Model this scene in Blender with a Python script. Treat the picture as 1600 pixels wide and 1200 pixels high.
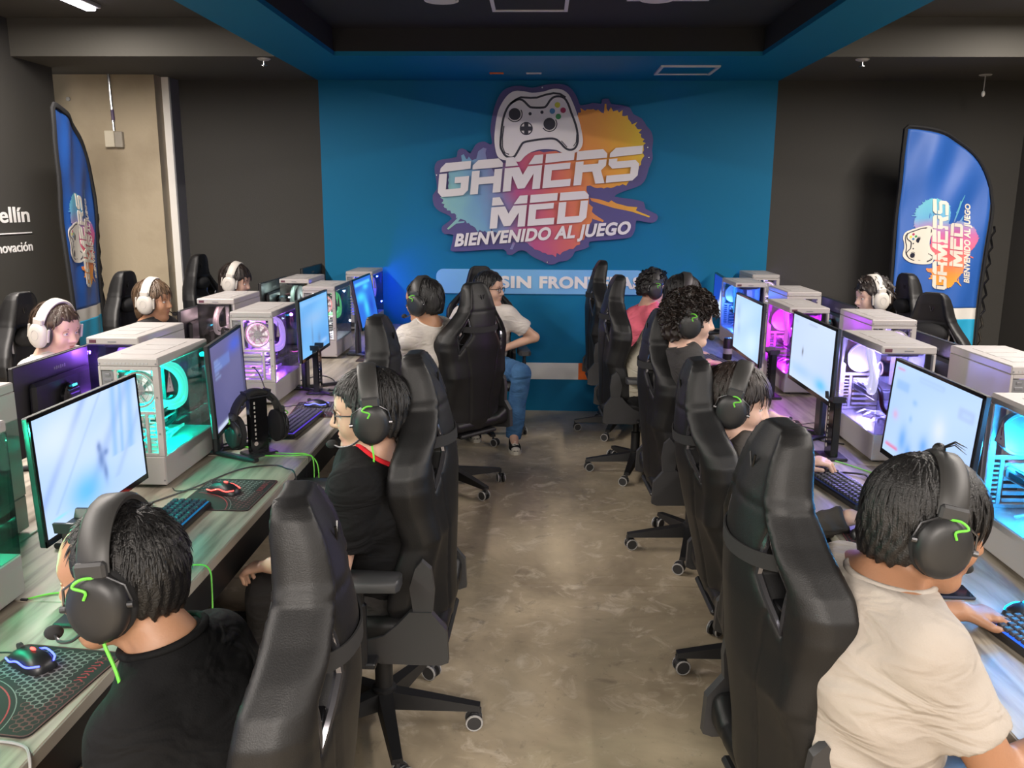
import bpy, math, random
import numpy as np
from mathutils import Vector, Matrix, geometry

random.seed(7)
rng = np.random.default_rng(11)
SC = bpy.context.scene
COL = SC.collection
PI = math.pi
for o in list(bpy.data.objects):
    bpy.data.objects.remove(o)

# ------------------------------------------------------------------ camera
cam = bpy.data.cameras.new('camera')
cam.sensor_fit = 'HORIZONTAL'
cam.sensor_width = 36.0
cam.lens = 36.0 * 1341.45 / 1600.0
cam.clip_start = 0.05
camo = bpy.data.objects.new('camera', cam)
COL.objects.link(camo)
Fv = Vector((-0.03114668, 0.9780754, -0.20590871))
Rv = Vector((0.99943697, 0.03304747, 0.0057976))
Uv = Vector((-0.01247525, 0.2056122, 0.97855403))
camo.matrix_world = Matrix(((Rv.x, Uv.x, -Fv.x, 0), (Rv.y, Uv.y, -Fv.y, 0), (Rv.z, Uv.z, -Fv.z, 1.7459), (0, 0, 0, 1)))
SC.camera = camo

# ------------------------------------------------------------------ world, lamps, exposure
SC.view_settings.view_transform = 'Standard'
SC.view_settings.look = 'None'
SC.view_settings.gamma = 1.0
SC.view_settings.use_curve_mapping = False
SC.view_settings.exposure = 0.26
WORLD_GREY = (1.0, 0.94, 0.88)
WORLD_POWER = 0.45
STRIP_COLOUR = (1.0, 0.91, 0.82)
STRIP_POWER = 125.0
FRONT_POWER = 230.0     # the lamps over the entrance end, behind the camera
w = bpy.data.worlds.new('room beyond')
SC.world = w
w.use_nodes = True
w.node_tree.nodes['Background'].inputs[0].default_value = (*WORLD_GREY, 1)
w.node_tree.nodes['Background'].inputs[1].default_value = WORLD_POWER
SC.cycles.max_bounces = 6
SC.cycles.transparent_max_bounces = 12
SC.cycles.sample_clamp_indirect = 4.0
SC.cycles.caustics_reflective = False
SC.cycles.caustics_refractive = False

# strip lamps over the outer rows (one pair per strip fitting, built below)
def area_lamp(name, loc, sx, sy, power, colour):
    l = bpy.data.lights.new(name, 'AREA')
    l.shape = 'RECTANGLE'; l.size = sx; l.size_y = sy
    l.energy = power; l.color = colour
    o = bpy.data.objects.new(name, l); COL.objects.link(o)
    o.location = loc
    return o
STRIPS = [(-2.83, 4.2, 2.9), (-2.83, 0.9, 2.9), (-2.83, -2.4, 2.9), (3.02, 4.2, 2.9), (3.02, 0.9, 2.9), (3.02, -2.4, 2.9)]

# ------------------------------------------------------------------ materials
MATS = {}
def mat(name, col, rough=0.5, metal=0.0, emit=None, es=0.0, noise=None, bump=None, coat=0.0, spec=None, vary=None):
    """procedural principled material.  noise=(scale, colour2, lo, hi); bump=(scale, strength); vary = second noise"""
    if name in MATS: return MATS[name]
    m = bpy.data.materials.new(name); m.use_nodes = True
    nt = m.node_tree; p = nt.nodes['Principled BSDF']
    p.inputs['Base Color'].default_value = (*col, 1)
    p.inputs['Roughness'].default_value = rough
    p.inputs['Metallic'].default_value = metal
    if coat: p.inputs['Coat Weight'].default_value = coat
    if spec is not None: p.inputs['Specular IOR Level'].default_value = spec
    if emit:
        p.inputs['Emission Color'].default_value = (*emit, 1); p.inputs['Emission Strength'].default_value = es
    tc = nt.nodes.new('ShaderNodeTexCoord')
    src = None
    if noise:
        n = nt.nodes.new('ShaderNodeTexNoise'); n.inputs['Scale'].default_value = noise[0]; n.inputs['Detail'].default_value = 6
        nt.links.new(tc.outputs['Object'], n.inputs['Vector'])
        r = nt.nodes.new('ShaderNodeMapRange'); r.inputs[1].default_value = noise[2]; r.inputs[2].default_value = noise[3]
        nt.links.new(n.outputs['Fac'], r.inputs[0])
        mx = nt.nodes.new('ShaderNodeMix'); mx.data_type = 'RGBA'
        mx.inputs['A'].default_value = (*col, 1); mx.inputs['B'].default_value = (*noise[1], 1)
        nt.links.new(r.outputs[0], mx.inputs['Factor'])
        src = mx.outputs['Result']
        nt.links.new(src, p.inputs['Base Color'])
    if bump:
        n = nt.nodes.new('ShaderNodeTexNoise'); n.inputs['Scale'].default_value = bump[0]; n.inputs['Detail'].default_value = 4
        nt.links.new(tc.outputs['Object'], n.inputs['Vector'])
        b = nt.nodes.new('ShaderNodeBump'); b.inputs['Strength'].default_value = bump[1]; b.inputs['Distance'].default_value = 0.01
        nt.links.new(n.outputs['Fac'], b.inputs['Height']); nt.links.new(b.outputs[0], p.inputs['Normal'])
    MATS[name] = m
    return m

def glass_mat(name, tint=(0.93, 0.95, 0.97), refl=0.06):
    if name in MATS: return MATS[name]
    m = bpy.data.materials.new(name); m.use_nodes = True
    nt = m.node_tree; nt.nodes.clear()
    out = nt.nodes.new('ShaderNodeOutputMaterial'); mix = nt.nodes.new('ShaderNodeMixShader')
    t = nt.nodes.new('ShaderNodeBsdfTransparent'); g = nt.nodes.new('ShaderNodeBsdfGlossy')
    t.inputs[0].default_value = (*tint, 1); g.inputs['Roughness'].default_value = 0.03
    f = nt.nodes.new('ShaderNodeLayerWeight'); f.inputs[0].default_value = .5
    pw = nt.nodes.new('ShaderNodeMath'); pw.operation = 'POWER'; pw.inputs[1].default_value = 4.0
    nt.links.new(f.outputs['Facing'], pw.inputs[0])
    a = nt.nodes.new('ShaderNodeMath'); a.operation = 'MULTIPLY_ADD'; a.inputs[1].default_value = .5; a.inputs[2].default_value = refl * .5
    nt.links.new(pw.outputs[0], a.inputs[0]); nt.links.new(a.outputs[0], mix.inputs[0])
    nt.links.new(t.outputs[0], mix.inputs[1]); nt.links.new(g.outputs[0], mix.inputs[2])
    nt.links.new(mix.outputs[0], out.inputs[0])
    MATS[name] = m
    return m

def attr_mat(name, emit=0.0, rough=0.4):
    """colour from the mesh's painted attribute: a screen (emits) or a flat print"""
    if name in MATS: return MATS[name]
    m = bpy.data.materials.new(name); m.use_nodes = True
    nt = m.node_tree; p = nt.nodes['Principled BSDF']; p.inputs['Roughness'].default_value = rough
    a = nt.nodes.new('ShaderNodeAttribute'); a.attribute_name = 'paint'
    if emit:
        p.inputs['Base Color'].default_value = (0.01, 0.01, 0.012, 1)
        nt.links.new(a.outputs['Color'], p.inputs['Emission Color']); p.inputs['Emission Strength'].default_value = emit
    else:
        nt.links.new(a.outputs['Color'], p.inputs['Base Color'])
    MATS[name] = m
    return m

# ------------------------------------------------------------------ mesh builder
class MB:
    def __init__(s): s.v = []; s.f = []
    def add(s, vs, fs):
        b = len(s.v); s.v.extend([tuple(v) for v in vs]); s.f.extend([tuple(i + b for i in f) for f in fs]); return s
    def box(s, c, d, ch=0.0, R=None, taper=1.0):
        """box centre c, size d, chamfer ch, optional 3x3 R; taper scales the top"""
        hx, hy, hz = d[0] / 2, d[1] / 2, d[2] / 2
        ch = min(ch, hx * .98, hy * .98, hz * .98)
        if ch <= 0:
            vs = [(x * hx * (taper if z > 0 else 1), y * hy * (taper if z > 0 else 1), z * hz) for x in (-1, 1) for y in (-1, 1) for z in (-1, 1)]
            fs = [(0, 1, 3, 2), (4, 6, 7, 5), (0, 4, 5, 1), (2, 3, 7, 6), (0, 2, 6, 4), (1, 5, 7, 3)]
        else:
            def idx(x, y, z, ax): return (((x + 1) // 2) * 4 + ((y + 1) // 2) * 2 + ((z + 1) // 2)) * 3 + ax
            vs = []
            for x in (-1, 1):
                for y in (-1, 1):
                    for z in (-1, 1):
                        t = taper if z > 0 else 1
                        vs += [(x * hx * t, y * (hy - ch) * t, z * (hz - ch)), (x * (hx - ch) * t, y * hy * t, z * (hz - ch)), (x * (hx - ch) * t, y * (hy - ch) * t, z * hz)]
            fs = []
            S = (-1, 1)
            for x in S: q = [idx(x, -1, -1, 0), idx(x, 1, -1, 0), idx(x, 1, 1, 0), idx(x, -1, 1, 0)]; fs.append(tuple(q if x > 0 else q[::-1]))
            for y in S: q = [idx(-1, y, -1, 1), idx(-1, y, 1, 1), idx(1, y, 1, 1), idx(1, y, -1, 1)]; fs.append(tuple(q if y > 0 else q[::-1]))
            for z in S: q = [idx(-1, -1, z, 2), idx(1, -1, z, 2), idx(1, 1, z, 2), idx(-1, 1, z, 2)]; fs.append(tuple(q if z > 0 else q[::-1]))
            for x in S:
                for y in S: q = [idx(x, y, -1, 0), idx(x, y, -1, 1), idx(x, y, 1, 1), idx(x, y, 1, 0)]; fs.append(tuple(q if x * y > 0 else q[::-1]))
                for z in S: q = [idx(x, -1, z, 0), idx(x, 1, z, 0), idx(x, 1, z, 2), idx(x, -1, z, 2)]; fs.append(tuple(q if x * z > 0 else q[::-1]))
            for y in S:
                for z in S: q = [idx(-1, y, z, 1), idx(-1, y, z, 2), idx(1, y, z, 2), idx(1, y, z, 1)]; fs.append(tuple(q if y * z > 0 else q[::-1]))
            for x in S:
                for y in S:
                    for z in S: q = [idx(x, y, z, 0), idx(x, y, z, 1), idx(x, y, z, 2)]; fs.append(tuple(q if x * y * z > 0 else q[::-1]))
        if R is not None: vs = [R @ Vector(v) for v in vs]
        return s.add([(v[0] + c[0], v[1] + c[1], v[2] + c[2]) for v in vs], fs)
    def tube(s, pts, r, n=8, cap=True, closed=False, flat=1.0):
        pts = [Vector(p) for p in pts]; m = len(pts)
        rs = r if isinstance(r, (list, tuple)) else [r] * m
        vs = []; up = None
        for i, p in enumerate(pts):
            if closed: t = pts[(i + 1) % m] - pts[i - 1]
            else: t = pts[min(i + 1, m - 1)] - pts[max(i - 1, 0)]
            t.normalize()
            if up is None:
                up = Vector((0, 0, 1)) if abs(t.z) < .9 else Vector((1, 0, 0))
            a = t.cross(up)
            if a.length < 1e-5: a = t.orthogonal()
            a.normalize(); b = a.cross(t); up = b
            for k in range(n):
                an = 2 * PI * k / n
                vs.append(p + a * (math.cos(an) * rs[i]) + b * (math.sin(an) * rs[i] * flat))
        fs = []
        for i in range(m if closed else m - 1):
            j = (i + 1) % m
            for k in range(n):
                l = (k + 1) % n
                fs.append((i * n + k, i * n + l, j * n + l, j * n + k))
        if cap and not closed:
            fs.append(tuple(range(n - 1, -1, -1))); fs.append(tuple((m - 1) * n + k for k in range(n)))
        return s.add(vs, fs)
    def cyl(s, a, b, r, n=16, r2=None): return s.tube([a, b], [r, r if r2 is None else r2], n)
    def lathe(s, prof, n=24, M=None):
        """prof: (r, z) list from bottom to top"""
        vs = []; fs = []
        for (r, z) in prof:
            for k in range(n):
                an = 2 * PI * k / n; v = Vector((r * math.cos(an), r * math.sin(an), z)); vs.append(M @ v if M else v)
        for i in range(len(prof) - 1):
            for k in range(n):
                l = (k + 1) % n; fs.append((i * n + k, i * n + l, (i + 1) * n + l, (i + 1) * n + k))
        fs.append(tuple(range(n - 1, -1, -1))); fs.append(tuple((len(prof) - 1) * n + k for k in range(n)))
        return s.add(vs, fs)
    def prism(s, poly, y0, y1, f=None):
        """outline poly [(a,b)] extruded between y0 and y1; f maps (a, y, b) to a point (default x=a, y, z=b)"""
        f = f or (lambda a, y, b: (a, y, b)); n = len(poly)
        ar = sum(poly[i][0] * poly[(i + 1) % n][1] - poly[(i + 1) % n][0] * poly[i][1] for i in range(n))
        if ar < 0: poly = poly[::-1]
        if y0 > y1: y0, y1 = y1, y0
        vs = [f(a, y0, b) for a, b in poly] + [f(a, y1, b) for a, b in poly]
        fs = []
        tri = geometry.tessellate_polygon([[Vector((a, b, 0)) for a, b in poly]])
        for t in tri:
            a, b, c = t
            A, B, C_ = poly[a], poly[b], poly[c]
            if (B[0] - A[0]) * (C_[1] - A[1]) - (C_[0] - A[0]) * (B[1] - A[1]) < 0: b, c = c, b
            fs.append((a, b, c)); fs.append((n + a, n + c, n + b))
        for i in range(n):
            j = (i + 1) % n; fs.append((i, n + i, n + j, j))
        return s.add(vs, fs)
    def loft(s, secs, closed=True, cap=True):
        n = len(secs[0]); vs = [p for q in secs for p in q]; fs = []
        for i in range(len(secs) - 1):
            for k in range(n if closed else n - 1):
                l = (k + 1) % n; fs.append((i * n + k, i * n + l, (i + 1) * n + l, (i + 1) * n + k))
        if cap and closed:
            fs.append(tuple(range(n - 1, -1, -1))); fs.append(tuple((len(secs) - 1) * n + k for k in range(n)))
        return s.add(vs, fs)
    def ball(s, c, r, n=12, m=8, R=None):
        rx, ry, rz = r if isinstance(r, (tuple, list)) else (r, r, r)
        vs = []
        for i in range(m + 1):
            th = PI * (i + .02) / (m + .04)
            for k in range(n):
                ph = 2 * PI * k / n
                v = Vector((rx * math.sin(th) * math.cos(ph), ry * math.sin(th) * math.sin(ph), -rz * math.cos(th)))
                if R is not None: v = R @ v
                vs.append((v[0] + c[0], v[1] + c[1], v[2] + c[2]))
        fs = [(i * n + k, i * n + (k + 1) % n, (i + 1) * n + (k + 1) % n, (i + 1) * n + k) for i in range(m) for k in range(n)]
        fs.append(tuple(range(n - 1, -1, -1))); fs.append(tuple(m * n + k for k in range(n)))
        return s.add(vs, fs)
    def mesh(s, name, m, smooth=35):
        me = bpy.data.meshes.new(name); me.from_pydata(s.v, [], s.f)
        if m is not None:
            for q in (m if isinstance(m, (list, tuple)) else [m]): me.materials.append(q)
        if smooth:
            me.polygons.foreach_set('use_smooth', [True] * len(me.polygons)); me.set_sharp_from_angle(angle=math.radians(smooth))
        me.update()
        return me
    def obj(s, name, m, parent=None, smooth=35, loc=None):
        return link(name, s.mesh(name, m, smooth), parent, loc)

def link(name, me, parent=None, loc=None):
    o = bpy.data.objects.new(name, me); COL.objects.link(o)
    if parent is not None: o.parent = parent
    if loc is not None: o.location = loc
    return o
def thing(name, label, cat, loc=(0, 0, 0), rz=0.0, group=None):
    o = bpy.data.objects.new(name, None); o.empty_display_size = .05; COL.objects.link(o)
    o.location = loc; o.rotation_euler = (0, 0, rz)
    return tag(o, label, cat, group)
def tag(o, label, cat, group=None):
    o['label'] = label; o['category'] = cat
    if group: o['group'] = group
    return o
def struct(o): o['kind'] = 'structure'; return o
KIDS = {}
def kids(o): return [c for c in bpy.data.objects if c.parent == o]
def dup(root, tree, loc, rz, label, group=None):
    """copy of a thing with copies of its parts and sub-parts; tree = {object: [children]}"""
    r = root.copy(); COL.objects.link(r); r.location = loc; r.rotation_euler = (0, 0, rz); r['label'] = label
    if group: r['group'] = group
    m = {root: r}
    def rec(a, b):
        for c in tree.get(a, []):
            d = c.copy(); COL.objects.link(d); d.parent = b; m[c] = d; rec(c, d)
    rec(root, r)
    return r, m
def tree_of(root):
    t = {}
    allo = list(bpy.data.objects)
    def rec(a):
        t[a] = [c for c in allo if c.parent == a]
        for c in t[a]: rec(c)
    rec(root); return t
def rot(axis, deg): return Matrix.Rotation(math.radians(deg), 3, axis)
def catmull(pts, n=6):
    P = [Vector(p) for p in pts]; P = [P[0] * 2 - P[1]] + P + [P[-1] * 2 - P[-2]]; out = []
    for i in range(1, len(P) - 2):
        for k in range(n):
            t = k / n; a, b, c, d = P[i - 1], P[i], P[i + 1], P[i + 2]
            out.append(.5 * ((2 * b) + (c - a) * t + (2 * a - 5 * b + 4 * c - d) * t * t + (3 * b - a - 3 * c + d) * t ** 3))
    out.append(P[-2]); return out
def interp(x, xs, ys): return float(np.interp(x, xs, ys))

# ------------------------------------------------------------------ implicit surfaces (organic shapes become ONE mesh)
class Field:
    def __init__(s, lo, hi, h, fine=None):
        """grid lo..hi, spacing h (scalar or per axis); fine = per-axis list of (a, b, spacing) refinements"""
        s.ax = []
        for i in range(3):
            hh = h[i] if isinstance(h, (tuple, list)) else h
            pts = [lo[i]]
            while pts[-1] < hi[i]:
                st = hh
                for q in (fine[i] if fine else []):
                    if q[0] <= pts[-1] < q[1]: st = min(st, q[2])
                pts.append(pts[-1] + st)
            s.ax.append(np.array(pts, np.float32))
        s.D = np.full([len(a) for a in s.ax], 0.5, np.float32)
    def cut(s, lo, hi):
        sl = []
        for i in range(3):
            a = int(np.searchsorted(s.ax[i], lo[i])); b = int(np.searchsorted(s.ax[i], hi[i]))
            sl.append(slice(max(a - 1, 0), min(b + 1, len(s.ax[i]))))
        g = (s.ax[0][sl[0]][:, None, None], s.ax[1][sl[1]][None, :, None], s.ax[2][sl[2]][None, None, :])
        return tuple(sl), g
    def put(s, fn, lo, hi, k=0.0, pad=0.02, sub=False):
        pad = pad + k
        sl, g = s.cut([v - pad for v in lo], [v + pad for v in hi])
        if any(q.stop <= q.start for q in sl): return s
        d = fn(*g).astype(np.float32); D = s.D[sl]
        if sub:
            d = -d
            if k > 0: h = np.maximum(k - np.abs(D - d), 0) / k; s.D[sl] = np.maximum(D, d) + h * h * k * .25
            else: s.D[sl] = np.maximum(D, d)
        elif k > 0:
            h = np.maximum(k - np.abs(D - d), 0) / k; s.D[sl] = np.minimum(D, d) - h * h * k * .25
        else: s.D[sl] = np.minimum(D, d)
        return s
    def cone(s, a, b, ra, rb, k=0.0, cutend=None, sub=False, wob=None):
        a = np.array(a, np.float32); b = np.array(b, np.float32); ba = b - a; L2 = float(ba @ ba) + 1e-9; L = L2 ** .5
        R = max(ra, rb)
        def fn(X, Y, Z):
            x, y, z = X - a[0], Y - a[1], Z - a[2]
            t = np.clip((x * ba[0] + y * ba[1] + z * ba[2]) / L2, 0, 1)
            d = np.sqrt((x - t * ba[0]) ** 2 + (y - t * ba[1]) ** 2 + (z - t * ba[2]) ** 2) - (ra + (rb - ra) * t)
            if wob: d = d + wob[0] * np.sin(t * wob[1] * 6.283 + wob[2] + (x * 30 + y * 17 + z * 23))
            if cutend is not None:
                d = np.maximum(d, (x * ba[0] + y * ba[1] + z * ba[2]) / L - L * cutend)
            return d
        return s.put(fn, np.minimum(a, b) - R, np.maximum(a, b) + R, k, sub=sub)
    def ell(s, c, r, R=None, k=0.0, sub=False):
        c = np.array(c, np.float32); m = max(r)
        def fn(X, Y, Z):
            x, y, z = X - c[0], Y - c[1], Z - c[2]
            if R is not None:
                x, y, z = [x * R[0][i] + y * R[1][i] + z * R[2][i] for i in range(3)]
            k0 = np.sqrt((x / r[0]) ** 2 + (y / r[1]) ** 2 + (z / r[2]) ** 2) + 1e-6
            k1 = np.sqrt((x / r[0] ** 2) ** 2 + (y / r[1] ** 2) ** 2 + (z / r[2] ** 2) ** 2) + 1e-6
            return k0 * (k0 - 1) / k1
        return s.put(fn, c - m, c + m, k, sub=sub)
    def flat(s, a, b, wa, wb, side, k=0.0, wob=None):
        """elliptical capsule: (half width, half depth) at both ends, side = width axis"""
        a = np.array(a, np.float32); b = np.array(b, np.float32); ba = b - a; L2 = float(ba @ ba); ax = ba / L2 ** .5
        u = np.array(side, np.float32); u = u - ax * float(u @ ax); u /= np.linalg.norm(u); v = np.cross(ax, u)
        R = max(wa + wb)
        def fn(X, Y, Z):
            x, y, z = X - a[0], Y - a[1], Z - a[2]
            tt = (x * ba[0] + y * ba[1] + z * ba[2]) / L2; t = np.clip(tt, 0, 1)
            W = wa[0] + (wb[0] - wa[0]) * t; Dp = wa[1] + (wb[1] - wa[1]) * t
            pu = x * u[0] + y * u[1] + z * u[2]; pv = x * v[0] + y * v[1] + z * v[2]; pa = (tt - t) * L2 ** .5
            q = np.sqrt((pu / W) ** 2 + (pv / Dp) ** 2 + (pa / Dp) ** 2)
            d = (q - 1) * np.minimum(W, Dp)
            if wob: d = d + wob * (np.sin(x * 33 + z * 47 + y * 11) + np.sin(y * 41 - z * 29 + 1.3) + .6 * np.sin(z * 83 + y * 31 + x * 15))
            return d
        return s.put(fn, np.minimum(a, b) - R, np.maximum(a, b) + R, k)
    def plane(s, p, n):
        """keep the side where (x-p).n < 0"""
        X, Y, Z = s.ax[0][:, None, None], s.ax[1][None, :, None], s.ax[2][None, None, :]
        s.D = np.maximum(s.D, (X - p[0]) * n[0] + (Y - p[1]) * n[1] + (Z - p[2]) * n[2]).astype(np.float32)
        return s
    def mesh(s, name, m):
        D = s.D; xs, ys, zs = s.ax; S = D < 0
        n = np.zeros([q - 1 for q in D.shape], np.int8)
        for i in (0, 1):
            for j in (0, 1):
                for k in (0, 1): n += S[i:i + n.shape[0], j:j + n.shape[1], k:k + n.shape[2]]
        idx = np.argwhere((n > 0) & (n < 8)); ids = np.full(n.shape, -1, np.int32); ids[idx[:, 0], idx[:, 1], idx[:, 2]] = np.arange(len(idx))
        acc = np.zeros((len(idx), 3)); cnt = np.zeros(len(idx))
        C8 = [(i, j, k) for i in (0, 1) for j in (0, 1) for k in (0, 1)]
        for a in C8:
            for ax in range(3):
                if a[ax]: continue
                b = list(a); b[ax] = 1
                ia = idx + a; ib = idx + b
                da = D[ia[:, 0], ia[:, 1], ia[:, 2]]; db = D[ib[:, 0], ib[:, 1], ib[:, 2]]
                cr = (da < 0) != (db < 0); t = np.where(cr, da / np.where(cr, da - db, 1), 0)
                pa = np.stack([xs[ia[:, 0]], ys[ia[:, 1]], zs[ia[:, 2]]], 1); pb = np.stack([xs[ib[:, 0]], ys[ib[:, 1]], zs[ib[:, 2]]], 1)
                acc += np.where(cr[:, None], pa + t[:, None] * (pb - pa), 0); cnt += cr
        V = acc / np.maximum(cnt, 1)[:, None]
        Fs = []
        for ax in range(3):
            sa = [slice(None)] * 3; sb = [slice(None)] * 3; sa[ax] = slice(0, -1); sb[ax] = slice(1, None)
            A = S[tuple(sa)]; B = S[tuple(sb)]
            e = np.argwhere(A != B); o1, o2 = [(1, 2), (2, 0), (0, 1)][ax]
            ok = (e[:, o1] > 0) & (e[:, o2] > 0) & (e[:, o1] < D.shape[o1] - 1) & (e[:, o2] < D.shape[o2] - 1)
            e = e[ok]; ins = A[e[:, 0], e[:, 1], e[:, 2]]
            q = []
            for (u, v) in ((-1, -1), (0, -1), (0, 0), (-1, 0)):
                f = e.copy(); f[:, o1] += u; f[:, o2] += v; q.append(ids[f[:, 0], f[:, 1], f[:, 2]])
            q = np.stack(q, 1); q[~ins] = q[~ins][:, ::-1]; Fs.append(q)
        Fq = np.concatenate(Fs) if Fs else np.zeros((0, 4), int)
        me = bpy.data.meshes.new(name)
        me.vertices.add(len(V)); me.vertices.foreach_set('co', V.astype(np.float32).ravel())
        me.loops.add(Fq.size); me.loops.foreach_set('vertex_index', Fq.ravel().astype(np.int32))
        me.polygons.add(len(Fq)); me.polygons.foreach_set('loop_start', np.arange(0, Fq.size, 4, dtype=np.int32))
        me.polygons.foreach_set('use_smooth', [True] * len(Fq))
        me.update(calc_edges=True); me.validate()
        for q in (m if isinstance(m, (list, tuple)) else [m]): me.materials.append(q)
        return me
# ------------------------------------------------------------------ palette
def concrete_floor():
    m = mat('polished concrete', (0.20, 0.165, 0.125), 0.42)
    nt = m.node_tree; p = nt.nodes['Principled BSDF']; tc = nt.nodes['Texture Coordinate']
    def noise(sc, det, dist=0.0):
        n = nt.nodes.new('ShaderNodeTexNoise'); n.inputs['Scale'].default_value = sc; n.inputs['Detail'].default_value = det
        n.inputs['Distortion'].default_value = dist; n.inputs['Roughness'].default_value = .65
        nt.links.new(tc.outputs['Object'], n.inputs['Vector']); return n
    def ramp(n, a, b):
        r = nt.nodes.new('ShaderNodeMapRange'); r.inputs[1].default_value = a; r.inputs[2].default_value = b
        nt.links.new(n.outputs['Fac'], r.inputs[0]); return r
    def mix(f, a, b):
        x = nt.nodes.new('ShaderNodeMix'); x.data_type = 'RGBA'; nt.links.new(f.outputs[0], x.inputs['Factor'])
        for s_, c in (('A', a), ('B', b)):
            if isinstance(c, tuple): x.inputs[s_].default_value = (*c, 1)
            else: nt.links.new(c.outputs['Result'], x.inputs[s_])
        return x
    a = mix(ramp(noise(1.1, 5, .4), .36, .66), (0.29, 0.232, 0.158), (0.63, 0.52, 0.362))
    b = mix(ramp(noise(7.5, 14, .9), .54, .70), a, (0.66, 0.57, 0.44))
    c = mix(ramp(noise(9, 8, .6), .60, .78), b, (0.19, 0.155, 0.115))
    d = mix(ramp(noise(60, 3), .62, .80), c, (0.30, 0.25, 0.185))
    nt.links.new(d.outputs['Result'], p.inputs['Base Color'])
    rr = nt.nodes.new('ShaderNodeMapRange'); rr.inputs[3].default_value = .30; rr.inputs[4].default_value = .55
    nt.links.new(noise(3, 5).outputs['Fac'], rr.inputs[0]); nt.links.new(rr.outputs[0], p.inputs['Roughness'])
    bp_ = nt.nodes.new('ShaderNodeBump'); bp_.inputs['Strength'].default_value = .12; bp_.inputs['Distance'].default_value = .01
    nt.links.new(noise(14, 8).outputs['Fac'], bp_.inputs['Height']); nt.links.new(bp_.outputs[0], p.inputs['Normal'])
    return m
M_floor = concrete_floor()
M_dark = mat('charcoal wall paint', (0.036, 0.034, 0.030), 0.75, noise=(0.8, (0.041, 0.039, 0.034), .3, .7), bump=(90, .08))
M_ceil = mat('black ceiling paint', (0.060, 0.057, 0.049), 0.8, bump=(60, .06))
M_recess = mat('recess black paint', (0.013, 0.013, 0.016), 0.8)
M_blue = mat('teal blue wall paint', (0.001, 0.142, 0.295), 0.6, noise=(0.6, (0.0015, 0.156, 0.32), .3, .7), bump=(120, .05), spec=.22)
M_conc = mat('raw concrete', (0.40, 0.335, 0.235), 0.8, noise=(2.2, (0.30, 0.245, 0.165), .45, .72), bump=(22, .25))
M_white = mat('white paint', (0.78, 0.77, 0.75), 0.5)
M_wtrim = mat('white duct', (0.80, 0.78, 0.74), 0.4)
M_grey = mat('grey parts and duct shade', (0.17, 0.17, 0.18), 0.5)  # grey of small parts, also the painted shade on the duct's side
M_orange = mat('orange paint', (0.80, 0.14, 0.01), 0.5)
M_lam = None
M_blackmetal = mat('black powder coat', (0.012, 0.012, 0.013), 0.45)
M_blackpl = mat('black plastic', (0.014, 0.014, 0.016), 0.38)
M_gloss = mat('gloss black plastic', (0.006, 0.006, 0.007), 0.12)
M_greypl = mat('dark grey plastic', (0.035, 0.035, 0.037), 0.45)
M_leather = mat('black synthetic leather', (0.0088, 0.0086, 0.009), 0.44, bump=(420, .10), spec=.34)
M_fabricblk = mat('black padding', (0.012, 0.012, 0.013), 0.85)
M_steel = mat('bright steel', (0.62, 0.62, 0.64), 0.25, metal=1.0)
M_lightgrey = mat('light grey plastic', (0.42, 0.41, 0.40), 0.5)
M_case = mat('white case steel', (0.40, 0.372, 0.365), 0.4)
M_case2 = mat('white case perforated', (0.39, 0.37, 0.365), 0.5)
M_glass = glass_mat('case glass', (.74, .75, .77), .04)
M_glass_front = glass_mat('tinted front glass', (.46, .48, .51), .14)
M_vent = mat('vent frame white', (0.62, 0.62, 0.66), 0.5)
M_green = mat('lime green cable', (0.16, 0.62, 0.06), 0.45)
M_red = mat('red plastic', (0.55, 0.03, 0.03), 0.45)
M_headwhite = mat('white headset plastic', (0.52, 0.49, 0.45), 0.45)
M_print = mat('white print', (0.82, 0.81, 0.80), 0.6)

def laminate():
    m = mat('grey oak laminate', (0.30, 0.265, 0.215), 0.38)
    nt = m.node_tree; p = nt.nodes['Principled BSDF']; tc = nt.nodes['Texture Coordinate']
    mp = nt.nodes.new('ShaderNodeMapping'); mp.inputs['Scale'].default_value = (11, 1.1, 1)
    nt.links.new(tc.outputs['Object'], mp.inputs[0])
    n = nt.nodes.new('ShaderNodeTexNoise'); n.inputs['Scale'].default_value = 2.4; n.inputs['Detail'].default_value = 7; n.inputs['Distortion'].default_value = .5
    nt.links.new(mp.outputs[0], n.inputs['Vector'])
    r = nt.nodes.new('ShaderNodeValToRGB')
    e = r.color_ramp.elements
    e[0].position = .30; e[0].color = (0.17, 0.145, 0.112, 1); e[1].position = .68; e[1].color = (0.47, 0.42, 0.345, 1)
    x = e.new(.48); x.color = (0.35, 0.308, 0.245, 1)
    nt.links.new(n.outputs['Fac'], r.inputs[0]); nt.links.new(r.outputs[0], p.inputs['Base Color'])
    return m
M_lam = laminate()
M_edge = mat('desk edge band', (0.36, 0.33, 0.28), 0.5)

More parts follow.
